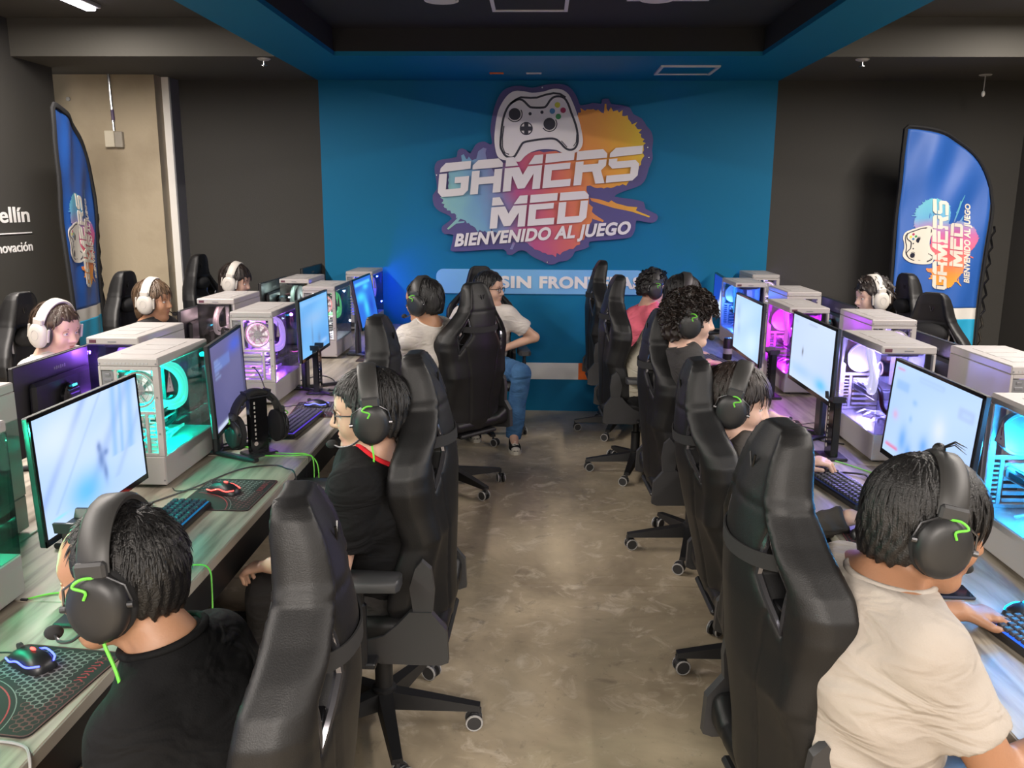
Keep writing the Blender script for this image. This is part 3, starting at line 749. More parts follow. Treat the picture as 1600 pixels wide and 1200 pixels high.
# ------------------------------------------------------------------ gaming chair (faces +x, origin on the floor under the gas lift)
def back_w(z): return np.interp(z, [-.02, .03, .12, .22, .30, .40, .48, .53, .57, .61, .65, .69, .73, .79, .83, .850, .862], [.17, .215, .248, .242, .232, .246, .267, .262, .242, .208, .168, .134, .112, .096, .084, .070, .045])
def back_c(z): return np.interp(z, [0, .15, .35, .5, .62, .72, .86], [0, -.012, -.035, -.05, -.048, -.035, .005])
def back_t(z): return np.interp(z, [-.02, .05, .3, .5, .65, .8, .86], [.03, .045, .045, .046, .045, .038, .026])
def back_wing(z): return np.interp(z, [0, .12, .24, .32, .42, .50, .57, .64, .70, .77, .86], [.065, .104, .080, .052, .086, .098, .082, .052, .032, .016, .006])
HZ, HY, HA, HB = .565, .140, .046, .105
def hole_y(z): return HY - (z - HZ) * .30
def back_x(y, z, front):
    w_ = back_w(z); q = min(1, abs(y) / w_); return float(back_c(z) + back_wing(z) * q ** 1.7 + (back_t(z) if front else -back_t(z)))
def chair_back():
    F = Field((-.14, -.30, -.04), (.15, .30, .89), .0068)
    def fn(X, Y, Z):
        z = Z[0, 0]; w_ = back_w(z)[None, None, :]; c = back_c(z)[None, None, :]; t = back_t(z)[None, None, :]; g = back_wing(z)[None, None, :]
        aq = np.clip(np.abs(Y) / w_, 0, 1.2); xo = c + g * aq ** 1.7
        t2 = t + .012 * np.exp(-((aq - .86) / .13) ** 2)
        q1 = np.abs(Y) - w_; q2 = np.abs(X - xo) - t2; q3 = np.maximum(-Z - .015, Z - .862); r = .03
        d = np.minimum(np.maximum(q1 + r, q2 + r), 0) + np.sqrt(np.maximum(q1 + r, 0) ** 2 + np.maximum(q2 + r, 0) ** 2) - r
        d = np.maximum(d, q3)
        d = d + .003 * np.exp(-((Z - .700) / .006) ** 2)                                            # head seam
        back = (X < xo)
        d = d + .006 * np.exp(-((np.abs(Y) - (.075 + .05 * (Z / .46) ** 2)) / .007) ** 2) * (Z < .50) * back   # rear panel seams
        d = d + .005 * np.exp(-((np.abs(Y) - w_ * .60) / .008) ** 2) * (~back) * (Z < .60)
        return d
    F.put(fn, (-.14, -.30, -.04), (.13, .30, .89), 0)
    for sg_ in (-1, 1):
        def hole(X, Y, Z):
            return (np.abs(Y * sg_ - (HY - (Z - HZ) * .30)) / HA + np.abs(Z - HZ) / HB - 1) * .025 + X * 0
        F.put(hole, (-.14, -.30 if sg_ < 0 else .05, HZ - .15), (.13, -.05 if sg_ < 0 else .30, HZ + .15), .012, sub=True)
    return F.mesh('backrest', M_leather)
M_rim = mat('dark chrome rim', (.16, .16, .18), .14, metal=.85)
def chair_seat():
    F = Field((-.30, -.31, .38), (.34, .31, .58), .0085)
    def fn(X, Y, Z):
        top = .485 + .035 * np.clip((np.abs(Y) - .15) / .08, 0, 1) ** 1.3 - .02 * np.clip((X - .20) / .08, 0, 1) ** 2
        w_ = .262 - .03 * np.clip((X - .1) / .2, 0, 1)
        q1 = np.abs(Y) - w_; q2 = np.abs(X - .025) - .265; q3 = np.maximum(.415 - Z, Z - top); r = .035
        d = np.sqrt(np.maximum(q1 + r, 0) ** 2 + np.maximum(q2 + r, 0) ** 2 + np.maximum(q3 + r, 0) ** 2) + np.minimum(np.maximum(np.maximum(q1, q2), q3) + r, 0) - r
        return d + .004 * np.exp(-((np.abs(Y) - .165) / .007) ** 2)
    F.put(fn, (-.30, -.31, .38), (.34, .31, .58), 0)
    return F.mesh('seat', M_leather)
def build_chair():
    r = thing('gaming_chair', 'x', 'chair', group='black gaming chairs')
    for k in range(5):
        a = 2 * PI * k / 5; c, s_ = math.cos(a), math.sin(a); R = Matrix.Rotation(a, 3, 'Z')
        m = MB(); secs = []
        for (x, hw, z0, z1) in ((.03, .030, .075, .135), (.18, .024, .072, .112), (.325, .019, .070, .088)):
            secs.append([R @ Vector(p) for p in ((x, -hw, z0), (x, hw, z0), (x, hw * .8, z1), (x, -hw * .8, z1))])
        m.loft(secs); leg = m.obj('leg', M_blackmetal, r)
        cs = MB(); ca = a + .7 + k * 1.3; cx, cy = .322 * c, .322 * s_; u = Vector((math.cos(ca), math.sin(ca), 0)); v = Vector((-u.y, u.x, 0)); off = u * .018
        for q in (-1, 1): b = Vector((cx, cy, .030)) + off; cs.tube([b + v * (q * .010), b + v * (q * .024)], .029, 14)
        cs.cyl((cx, cy, .04), (cx, cy, .075), .008, 8); cs.box((cx + off.x * .6, cy + off.y * .6, .046), (.04, .018, .022), .006, Matrix.Rotation(ca, 3, 'Z'))
        co = cs.obj('caster', M_greypl, leg)
        rg = MB()
        for q in (-1, 1):
            b = Vector((cx, cy, .030)) + off + v * (q * .0215)
            rg.tube([b + u * (.0265 * math.cos(t)) + Vector((0, 0, .0265 * math.sin(t))) for t in np.linspace(0, 2 * PI, 18)[:-1]], .0038, 5, closed=True)
        rg.obj('caster_ring', M_lightgrey, leg)
    MB().lathe([(.034, .07), (.040, .085), (.040, .145), (.030, .15), (.030, .27), (.020, .275), (.020, .40)], 20).obj('gas_lift', M_blackmetal, r)
    m = MB(); m.box((0, 0, .395), (.26, .22, .03), .008); m.box((-.13, 0, .395), (.22, .30, .022), .008); m.tube([(.06, -.10, .39), (.07, -.24, .385), (.07, -.27, .385)], .006, 6); m.box((.07, -.285, .385), (.05, .05, .012), .005); m.obj('tilt_mechanism', M_blackmetal, r)
    link('seat', chair_seat(), r)
    for s_ in (-1, 1):
        h = MB(); h.prism([(-.01, .40), (.05, .425), (.03, .445), (-.06, .475), (-.105, .515), (-.14, .555), (-.205, .555), (-.25, .50), (-.255, .395), (-.23, .385), (-.05, .385)], s_ * .248, s_ * .274); h.obj('hinge_cover', M_greypl, r, 20)
        g = MB(); g.prism([(-.150, .553), (-.140, .63), (-.158, .69), (-.178, .715), (-.205, .69), (-.214, .62), (-.208, .553)], s_ * .244, s_ * .268); g.obj('recline_cap', M_greypl, r, 20)
        ar = MB(); ar.box((.0, s_ * .285, .405), (.09, .09, .018), .004); ar.box((.01, s_ * .318, .50), (.062, .026, .21), .007); ar.box((.01, s_ * .318, .60), (.05, .02, .12), .005); ar.obj('armrest_post', M_blackpl, r)
        pd = MB(); sec = []
        for i, (x, w_) in enumerate(((-.125, .025), (-.115, .042), (0, .049), (.10, .045), (.128, .024))):
            sec.append([(x, s_ * .315 - w_, .655), (x, s_ * .315 + w_, .655), (x, s_ * .315 + w_, .678), (x, s_ * .315 + w_ * .8, .688), (x, s_ * .315 - w_ * .8, .688), (x, s_ * .315 - w_, .678)])
        pd.loft(sec); pd.obj('armrest_pad', M_greypl, r, 50)
    b = link('backrest', chair_back(), r, (-.205, 0, .435)); b.rotation_mode = 'XYZ'
    for s_ in (-1, 1):
        for front in (True, False):
            rm = MB(); pts = []
            for k in range(20):
                t = 2 * PI * k / 20; c, s2 = math.cos(t), math.sin(t); q = 1 / (abs(c) + abs(s2)) * .93; z = HZ + HB * s2 * q; y = s_ * (hole_y(z) + HA * c * q)
                pts.append((back_x(y, z, front) - (.012 if front else -.010), y, z))
            rm.tube(pts, .0085, 6, closed=True); rm.obj('shoulder_rim', M_rim, b)
        sl = MB(); x = back_x(s_ * .14, .52, True); sl.box((x - .05, s_ * .148, .518), (.05, .045, .008), .002); sl.obj('rim_bar', M_gloss, b)
    st = MB(); n = 16; A = []; Bq = []
    for k in range(n + 1):
        y = -.142 + .284 * k / n; z = .590 - .012 * math.cos(y * 9); xx = back_x(y, z, False) - .006 + .02 * (abs(y) / .142) ** 6; A.append((xx, y, z)); Bq.append((xx, y, z + .034))
    st.loft([[A[k], Bq[k], (Bq[k][0] + .004, Bq[k][1], Bq[k][2]), (A[k][0] + .004, A[k][1], A[k][2])] for k in range(n + 1)]); st.obj('pillow_strap', M_fabricblk, b)
    hp = MB().ball((.025, 0, .64), (.034, .105, .05), 20, 12); hp.obj('head_pillow', M_fabricblk, b)
    for s_ in (-1, 1):
        p_ = MB(); zz = list(np.linspace(.06, .85, 40)); p_.tube([(back_x(s_ * (back_w(z) - .004), z, False) + .006, s_ * (float(back_w(z)) - .010), z) for z in zz], .0028, 5); p_.obj('edge_piping', mat('dull stitching', (.03, .03, .03), .7), b)
    for front in (True, False):
        z = .775; x = back_x(0, z, front) + (.0015 if front else -.0015); lg = MB(); M_lg = mat('pressed emblem', (.004, .004, .004), .3)
        for (a, c) in (((-.015, .020), (-.002, -.018)), ((.015, .020), (.002, -.018))):
            lg.tube([(x, a[0], z + a[1]), (x, c[0], z + c[1])], .0024, 5)
        lg.obj('emblem', M_lg, b)
    return r
chair0 = build_chair(); CH_T = tree_of(chair0)
CHAIRS = {}
used = [False]
def place_chair(key, x, y, fdir, rec, lab, dz=0.0, spin=0.0):
    a = math.atan2(fdir[1], fdir[0])
    if not used[0]: r = chair0; used[0] = True; r.location = (x, y, 0); r.rotation_euler = (0, 0, a); r['label'] = lab; m = {o: o for o in [chair0] + [c for q in CH_T.values() for c in q]}
    else: r, m = dup(chair0, CH_T, (x, y, 0), a, lab)
    for o in CH_T[chair0]:
        c = m[o]; st = o.name.split('.')[0]
        if st == 'leg': c.rotation_euler = (0, 0, spin)
        elif st == 'backrest': c.rotation_euler = (0, -math.radians(rec), 0); c.location = (-.205, 0, .435 + dz)
        elif st != 'gas_lift': c.location = (0, 0, dz)
    CHAIRS[key] = (x, y, a, dz)
    return r
place_chair('L1', -.615, 1.38, (-1, -.12), 0, 'black gaming chair nearest the camera on the left of the aisle', -.035, .3)
place_chair('L2', -.51, 2.62, (-1, .02), -5, 'black gaming chair of the boy with glasses and red collar', .0, .63)
place_chair('L3', -.86, 3.47, (-1, .05), 0, 'empty black gaming chair pushed in before the headset on its stand', 0, .2)
place_chair('LA', -.53, 5.12, (-.75, .66), 0, 'black gaming chair with its back square to the camera beside the white shirt boy', 0, .55)
place_chair('LB', -.43, 6.38, (.12, -1), 8, 'black gaming chair at the far wall facing the camera, boy in jeans on it', -.02, .2)
place_chair('R1', .72, 1.80, (.993, .11), 0, 'black gaming chair nearest the camera on the right, rear view', 0.0, .3)
place_chair('R2', .86, 3.0, (1, .02), 7, 'black gaming chair of the boy in the grey long sleeved top', -.075, 0.63)
place_chair('R3', .79, 4.2, (1, .04), 0, 'black gaming chair of the curly haired boy in dark grey', -.05, .63)
place_chair('R4', .645, 5.52, (1, .05), -4, 'black gaming chair in front of the pink shirt, fourth along the right aisle', .01, .63)
place_chair('R5', .61, 6.56, (1, .03), -4, 'tallest black gaming chair at the far right end, nearest the blue wall', .035, .63)
place_chair('O1', -2.40, 4.2, (1, -.05), 0, 'black gaming chair by the left wall lettering, first of the outer left row')
place_chair('O2', -2.53, 5.56, (1, -.1), 0, 'black gaming chair before the concrete pier, outer left row')
place_chair('O3', -2.45, 6.62, (1, -.08), 0, 'black gaming chair by the dark back wall, last of the outer left row', .05)
place_chair('OA', 2.30, 5.93, (-1, -.1), 0, 'black gaming chair behind the boy with white headset on the right', 0)
place_chair('OB', 2.08, 4.80, (-.75, -.66), 0, 'empty black gaming chair with headrest emblem before the right blue banner', -.03)

# ------------------------------------------------------------------ desks
def desk(x0, x1, y0, y1, front, lab):
    """x0..x1 by y0..y1; front = the player's edge x"""
    r = thing('desk', lab, 'desk', ((x0 + x1) / 2, (y0 + y1) / 2, 0), group='laminate computer desks in rows')
    dx, dy = x1 - x0 - .004, y1 - y0 - .003
    MB().box((0, 0, .735), (dx, dy, .030), .002).obj('desktop', M_lam, r)
    f = front - (x0 + x1) / 2; s_ = 1 if f > 0 else -1
    MB().box((f - s_ * .0005, 0, .735), (.003, dy, .028), .001).obj('edge_band', M_edge, r)
    for e in (-1, 1):
        m = MB(); m.box((f - s_ * .10, e * (dy / 2 - .05), .36), (.05, .05, .72), .004); m.box((f - s_ * (dx - .09), e * (dy / 2 - .05), .36), (.05, .05, .72), .004); m.box((f - s_ * dx / 2, e * (dy / 2 - .05), .02), (dx - .14, .05, .04), .004); m.obj('leg_frame', M_blackmetal, r)
    MB().box((f - s_ * .018, 0, .668), (.024, dy - .004, .10), .003).obj('front_rail', M_blackmetal, r)
    MB().box((f - s_ * (dx - .03), 0, .38), (.018, dy - .004, .66), .003).obj('modesty_shade_panel', M_blackpl, r)  # panel extended down nearly to the floor to block light from behind
ORD = ['nearest', 'second', 'third', 'fourth', 'fifth', 'last']
for i in range(5):
    y0 = .689 + 1.288 * i
    desk(-1.535, -.92, y0, y0 + 1.288, -.92, f'grey oak desk on the aisle, left side, {ORD[i]} from the camera')
    y0 = .735 + 1.268 * i
    desk(.92, 1.535, y0, y0 + 1.268, .92, f'grey oak desk on the aisle, right side, {ORD[i]} from the camera')
for i in range(4):
    y0 = 1.977 + 1.288 * i
    desk(-2.16, -1.54, y0, y0 + 1.288, -2.16, f'outer grey oak desk toward the left wall, {ORD[i]} from the camera')
    y0 = 1.977 + 1.288 * i
    desk(1.54, 2.16, y0, y0 + 1.288, 2.16, f'outer grey oak desk toward the right wall, {ORD[i]} from the camera')

# ------------------------------------------------------------------ computer tower (rear at -y, glass side at +x, origin bottom centre)
TW_, TL_, TH_ = .21, .446, .468
M_slot = mat('dark inlet grey', (.05, .05, .055), .6)  # dark grey of the power inlet
def glow(name, c, s=6.0): return mat(name, tuple(.4 * v for v in c), .5, emit=c, es=s)
def build_tower():
    r = thing('computer_tower', 'x', 'computer', group='white glass sided gaming computers')
    W, L, H = TW_, TL_, TH_
    m = MB()
    for sx in (-1, 1):
        for sy in (-1, 1): m.box((sx * .075, sy * .17, .006), (.03, .05, .012), .003)
    m.obj('feet', M_blackpl, r)
    MB().box((0, 0, .065), (W, L, .106), .004).obj('base_shroud', M_case, r)
    MB().box((0, 0, H - .015), (W, L, .030), .004).obj('top_panel', M_case, r)
    mt = MB()
    for k in range(3): mt.box((0, -.10 + k * .10, H + .0006), (.12, .085, .0012))
    mt.obj('dust_filter', M_case2, r)
    MB().box((-W / 2 + .004, 0, .278), (.008, L - .004, .320), .002).obj('side_panel', M_case, r)
    # rear panel with its openings
    z0, z1 = .118, .438; y = -L / 2 + .004; b = MB()
    def rb(xa, xb, za, zb): b.box(((xa + xb) / 2, y, (za + zb) / 2), (xb - xa, .008, zb - za), .0012)
    rb(-.105, -.096, z0, z1); rb(.083, .105, z0, z1); rb(-.096, .083, .425, z1); rb(-.096, .083, .268, .280); rb(-.096, .083, z0, .130); rb(-.052, -.040, .28, .425); rb(.045, .057, .13, .268)
    b.box((.094, -L / 2 + .012, .278), (.022, .024, .320), .003); b.obj('rear_panel', M_case, r)
    g = MB(); n = 10
    for k in range(1, 5): g.tube([(.0215 + .0145 * k * math.cos(t), y - .002, .3525 + .0145 * k * math.sin(t)) for t in np.linspace(0, 2 * PI, 25)[:-1]], .0011, 4, closed=True)
    for t in range(3): g.tube([(.0215 - .06 * math.cos(t * 1.047), y - .002, .3525 - .06 * math.sin(t * 1.047)), (.0215 + .06 * math.cos(t * 1.047), y - .002, .3525 + .06 * math.sin(t * 1.047))], .0013, 4)
    for (sx, sz) in ((-1, -1), (-1, 1), (1, -1), (1, 1)): g.cyl((.0215 + sx * .0575, y - .004, .3525 + sz * .0605), (.0215 + sx * .0575, y - .006, .3525 + sz * .0605), .004, 8)
    g.obj('fan_grille', M_case2, r)
    io = MB().box((-.074, y + .002, .352), (.042, .006, .14), .001).obj('port_panel', M_grey, r)
    pt = MB()
    for k in range(7): pt.box((-.074, y - .002, .295 + k * .019), (.028 if k % 2 else .018, .003, .010), .001)
    pt.obj('ports', mat('port metal', (.25, .25, .27), .4, metal=.6), io)
    for k in range(6): MB().box((-.027, y, .142 + k * .022), (.135, .004, .012), .001).obj('slot_cover', M_case2, r)
    s = MB()
    for k in range(9): s.box((.068, y, .138 + k * .0145), (.020, .004, .006))
    s.obj('vent_strip', M_case2, r)
    s2 = MB(); s2.box((-.06, -L / 2 - .0005, .05), (.05, .002, .035), .001); s2.obj('power_inlet', M_slot, r)
    sl = MB()
    for k in range(12): sl.box((-.077 + k * .013, -L / 2 - .0005, .449), (.008, .0016, .006))
    sl.obj('top_slots', mat('slot grey', (.40, .39, .40), .6), r)
    pc = MB()
    for sx, sz in ((-.098, .448), (.098, .448), (-.098, .03), (.098, .03), (.094, .20), (.094, .33)): pc.cyl((sx, -L / 2 - .001, sz), (sx, -L / 2 + .003, sz), .0035, 8)
    pc.obj('case_screws', M_grey, r)
    # glass side and front, front pillar edge
    MB().box((W / 2 - .0025, .012, .277), (.005, L - .034, .318), .001).obj('glass_side', M_glass, r)
    MB().box((.004, L / 2 - .0025, .277), (W - .012, .005, .318), .001).obj('glass_front', M_glass_front, r)
    MB().box((-.094, L / 2 - .008, .277), (.014, .014, .320), .002).obj('front_post', M_case, r)
    bd = MB(); bd.box((.078, L / 2 + .0006, H - .016), (.028, .0016, .013), .0004); bd.obj('front_badge', mat('badge', (.10, .03, .05), .5), r)
    b2 = MB(); b2.box((-.0, L / 2 + .0006, H - .018), (.035, .0014, .005), .0003); b2.obj('front_print', M_grey, r)
    # inside
    MB().box((-.070, 0, .278), (.004, L - .03, .318)).obj('motherboard_tray', mat('tray white', (.55, .55, .57), .5), r)
    mb = MB(); mb.box((-.064, -.055, .295), (.006, .24, .25), .001); o = mb.obj('motherboard', mat('board grey', (.34, .34, .37), .5), r)
    mm = MB()
    for k in range(4): mm.box((-.05, -.02 + k * .012, .335), (.034, .006, .125), .001)
    ram = mm.obj('memory_sticks', glow('glow memory', (.9, .5, .8), 2.5), o)
    hs = MB(); hs.box((-.048, -.155, .345), (.028, .045, .13), .004); hs.box((-.05, -.09, .405), (.024, .11, .026), .004); hs.obj('heat_sinks', mat('heat sink grey', (.20, .20, .22), .4), o)
    gp = MB(); gp.box((-.008, -.085, .232), (.105, .25, .040), .006); gp.box((-.008, -.085, .2565), (.09, .24, .008), .002); gpu = gp.obj('graphics_card', mat('card silver', (.46, .46, .48), .4), r)
    gs = MB(); gs.box((.0455, -.085, .232), (.004, .20, .016), .001); gs.box((.0455, -.085, .252), (.004, .14, .005), .001); gs.obj('card_stripe', M_blackpl, gpu)
    MB().tube(catmull([(.02, -.02, .255), (.035, .03, .275), (.03, .07, .25), (.02, .075, .19), (-.03, .085, .15), (-.06, .09, .17)], 5), .009, 8).obj('power_cable', M_blackpl, r)
    tb = MB()
    for q in (0, 1):
        tb.tube(catmull([(.03 + q * .012, -.085 + q * .035, .425), (.05, -.05 + q * .035, .410), (.062, .01 + q * .03, .375 + q * .010), (.064, .05 + q * .034, .325), (.062, .03 + q * .04, .275 - q * .016), (.05, -.035 + q * .03, .268 - q * .022), (.01, -.085, .29 - q * .02), (-.03, -.10 + q * .02, .315)], 5), .0105, 9)
    tubes = tb.obj('coolant_tubes', glow('glow tubes', (.5, 1, .9), 1.2), r)  # tubes emit their colour, standing in for case light falling on them
    pu = MB(); pu.cyl((-.06, -.085, .325), (-.02, -.085, .325), .034, 20); pump = pu.obj('pump', M_blackpl, r)
    pr = MB(); pr.tube([(-.0195, -.085 + .026 * math.cos(t), .325 + .026 * math.sin(t)) for t in np.linspace(0, 2 * PI, 21)[:-1]], .003, 5, closed=True); pring = pr.obj('pump_ring', glow('glow ring', (.5, 1, .9), 4), pump)
    rd = MB(); rd.box((0, .03, .428), (.12, .28, .018), .002); rd.obj('radiator', mat('radiator white', (.6, .6, .62), .5), r)
    fan = MB(); fan.lathe([(.058, -.012), (.064, -.012), (.064, .012), (.058, .012), (.058, -.011)], 32, Matrix.Translation((.0215, -L / 2 + .026, .3525)) @ Matrix.Rotation(PI / 2, 4, 'X')); f_ = fan.obj('fan_frame', M_case2, r)
    fr = MB(); fr.tube([(.0215 + .0555 * math.cos(t), -L / 2 + .034, .3525 + .0555 * math.sin(t)) for t in np.linspace(0, 2 * PI, 33)[:-1]], .0042, 6, closed=True); fring = fr.obj('fan_light_ring', glow('glow ring', (.5, 1, .9), 4), f_)
    hub = MB(); hub.cyl((.0215, -L / 2 + .016, .3525), (.0215, -L / 2 + .036, .3525), .02, 18); hub.obj('fan_hub', mat('hub grey', (.30, .30, .33), .4), f_)
    bl = mat('frosted blade', (.80, .80, .82), .5)
    for k in range(7):
        a = 2 * PI * k / 7; q = MB(); pts = []
        for rr_, da, dy in ((.019, -.22, -.006), (.019, .22, .006), (.052, .48, .008), (.052, -.12, -.006)): pts.append((.0215 + rr_ * math.cos(a + da), -L / 2 + .026 + dy, .3525 + rr_ * math.sin(a + da)))
        q.add(pts + [(p[0], p[1] + .0015, p[2]) for p in pts], [(0, 1, 2, 3), (7, 6, 5, 4), (0, 4, 5, 1), (1, 5, 6, 2), (2, 6, 7, 3), (3, 7, 4, 0)]); q.obj('fan_blade', bl, f_)
    ls = MB(); ls.box((-.060, .0, .1215), (.006, .34, .005)); ls.box((-.055, -.02, .415), (.005, .30, .005)); strip = ls.obj('light_strip', glow('glow strip', (.5, 1, .9), 6), r)
    wr = MB(); rr = random.Random(4)
    for k in range(5): y_ = -.12 + k * .055; wr.tube(catmull([(.05 - k * .01, y_, .125), (.03, y_ + .03, .145), (-.01, y_ - .01, .132), (-.05, y_ + .04, .14)], 4), .004, 5)
    wr.obj('cable_sleeves', mat('white sleeves', (.75, .75, .78), .5), r)
    # warning sticker near the rear upper corner of the side glass
    tri = [(-.172, .338), (-.112, .330), (-.140, .408)]; st = MB().prism(tri, W / 2 + .0002, W / 2 + .0010, lambda a, y, b: (y, a, b)); so = st.obj('warning_sticker', mat('sticker grey', (.55, .50, .52), .6), r)
    si = MB()
    for q in ribbon(tri, .005, True): si.prism(q, W / 2 + .0010, W / 2 + .0014, lambda a, y, b: (y, a, b))
    si.prism([(-.144, .385), (-.138, .385), (-.139, .360), (-.143, .360)], W / 2 + .001, W / 2 + .0014, lambda a, y, b: (y, a, b)); si.prism(disc(-.141, .351, .0035, 8), W / 2 + .001, W / 2 + .0014, lambda a, y, b: (y, a, b))
    si.obj('sticker_mark', mat('sticker ink', (.16, .05, .10), .6), so)
    return r, dict(tubes=tubes, pump_ring=pring, fan_light_ring=fring, light_strip=strip, memory=ram)
tower0, T_GLOW = build_tower(); TW_T = tree_of(tower0); tused = [False]
COLS = {  # strip/ring colour, tube colour, fan ring colour, lamp power
 'teal': ((.0, 1.0, .66), (.10, 1.0, .76), (.0, 1.0, .76), 2.8), 'green': ((.02, .95, .45), (.3, 1.0, .5), (.0, 1.0, .5), 3.6), 'violet': ((.34, .10, 1.0), (.62, .42, 1.0), (1.0, .25, .75), 3.0),
 'mixed': ((.55, .62, .70), (.25, 1.0, .30), (1.0, .22, .20), 1.1), 'deep': ((.04, .06, 1.0), (.25, .20, 1.0), (.1, .1, 1.0), 2.6), 'cyan': ((.02, .42, 1.0), (.1, .7, 1.0), (.0, .85, 1.0), 4.4),
 'lilac': ((.36, .30, 1.0), (.8, .75, 1.0), (1.0, .62, .75), 4.2), 'magenta': ((.62, .02, 1.0), (.95, .15, 1.0), (1.0, .12, .72), 4.4), 'blue': ((.05, .16, 1.0), (.1, .5, 1.0), (.1, .6, 1.0), 3.4),
 'orange': ((.75, .50, .52), (1.0, .75, .70), (1.0, .60, .10), 1.3), 'pale': ((.55, .70, .62), (.75, .9, .72), (.6, .8, .6), .9), 'faint': ((.40, .30, .75), (.5, .4, .9), (.6, .4, .9), .8)}
def place_tower(x, y, up, key, lab, z=.750):
    """up=True: rear toward the camera and glass to +x; False: turned half round"""
    rz = 0 if up else PI
    if not tused[0]: r = tower0; tused[0] = True; r.location = (x, y, z); r.rotation_euler = (0, 0, rz); r['label'] = lab; m = {o: o for o in [tower0] + [c for q in TW_T.values() for c in q]}
    else: r, m = dup(tower0, TW_T, (x, y, z), rz, lab)
    s_, t_, f_, pw = COLS[key]
    for k, c, e in (('tubes', t_, 1.3), ('pump_ring', f_, 4), ('fan_light_ring', f_, 3.5), ('light_strip', s_, 7), ('memory', tuple(.5 * a + .4 * b for a, b in zip(t_, (1, .6, .9))), 1.6)):
        o = m[T_GLOW[k]]; o.material_slots[0].link = 'OBJECT'; o.material_slots[0].material = glow(f'glow {k} {key}', c, e * (1 if pw > 2 else .55))
    for (lx, ly, lz, f) in ((.035, .10, .385, .4), (.045, -.02, .16, .28), (.06, -.15, .30, .32)):
        l = bpy.data.lights.new('case_light', 'POINT'); l.color = s_; l.energy = pw * f * 3.8; l.shadow_soft_size = .008
        lo = bpy.data.objects.new('case_light', l); COL.objects.link(lo); lo.parent = r; lo.location = (lx, ly, lz)
    return r
LX, RXc = -1.309 - TW_ / 2, 1.312 + TW_ / 2
hl = TL_ / 2
for y, k, lab in ((1.56, 'green', 'white tower with green lit glass cut by the left picture edge'), (2.857, 'teal', 'white tower glowing teal behind the nearest left monitor'), (4.14, 'violet', 'white tower glowing violet with a pink fan, left aisle row'), (5.45, 'mixed', 'white tower with green tube and red fan, left aisle row'), (6.70, 'deep', 'white tower glowing deep blue against the blue wall')):
    place_tower(LX, y + hl, True, k, lab)
for y, x, k, lab in ((2.03, RXc, 'cyan', 'white tower glowing cyan cut by the right picture edge'), (3.292, RXc, 'lilac', 'white tower with pale lilac light and white fan, right aisle row'), (4.538, RXc, 'magenta', 'white tower glowing magenta, right aisle row'), (5.976, RXc + .035, 'blue', 'white tower glowing blue, farthest in the right aisle row')):
    place_tower(x, y + hl, False, k, lab)
for y, x, k, lab in ((2.0, -1.665, 'faint', 'outer white tower at the left edge, nearest of its row'), (3.305, -1.69, 'violet', 'outer white tower behind the teal one, violet front'), (4.70, -1.80, 'orange', 'outer white tower with peach lit white tubes, left'), (5.97, -1.72, 'pale', 'outer white tower with pale tubes, farthest left')):
    place_tower(x, y + hl, False, k, lab)
for y, x, k, lab in ((2.90, 1.70, 'faint', 'outer white tower with blank side panel at the right edge'), (4.08, 1.675, 'faint', 'outer white tower behind the lilac one, right'), (5.38, 1.64, 'faint', 'outer white tower behind the magenta one, right'), (6.72, 1.745, 'faint', 'outer white tower farthest right by the wall corner')):
    place_tower(x, y + hl, True, k, lab)
# ------------------------------------------------------------------ monitors (screen faces +x, origin on the desk under the panel)
M_screen = attr_mat('lit screen', 1.0)
def blob(U, V, u, v, su, sv): return np.exp(-(((U - u) / su) ** 2 + ((V - v) / sv) ** 2))
def boxm(U, V, u0, u1, v0, v1, e=.006): return 1 / (1 + np.exp(-(U - u0) / e)) / (1 + np.exp((U - u1) / e)) / (1 + np.exp(-(V - v0) / e)) / (1 + np.exp((V - v1) / e))
def lerp(A, c, m): return A + (np.array(c) - A) * m[..., None]
def wob(U, V, s, k): return .5 + .5 * np.sin(U * s + 2.1 * np.sin(V * s * .7 + k) + k) * np.cos(V * s * 1.3 - U * s * .4 + 2 * k)
def paint_snow(U, V):
    C = np.ones(U.shape + (3,)) * np.array([.42, .60, .93])
    C = lerp(C, (.62, .74, .98), wob(U, V, 5, .3) * .6)
    for d, w_, a in ((-.10, .035, .8), (.05, .012, .5), (.32, .05, .6), (.58, .03, .45)): C = lerp(C, (.30, .44, .80), np.exp(-((U * .9 - V * .55 + .05 - d) / w_) ** 2) * a * (V > .15))
    for u_, w_ in ((.66, .03), (.74, .02), (.84, .04)): C = lerp(C, (.22, .45, .90), np.exp(-((U - u_ - .08 * V) / w_) ** 2) * .7 * (V > .35))
    C = lerp(C, (.10, .48, .98), blob(U, V, .37, .20, .16, .17) * .9); C = lerp(C, (.75, .82, 1.0), blob(U, V, .18, .75, .2, .2) * .5)
    body = blob(U, V, .545, .40, .030, .095) + blob(U, V, .535, .52, .022, .045) + blob(U, V, .575, .26, .022, .085) + blob(U, V, .60, .44, .025, .03)
    C = lerp(C, (.08, .16, .42), np.clip(body, 0, 1) * .75); C = lerp(C, (.10, .75, .75), blob(U, V, .12, .12, .06, .012) * .6)
    return C
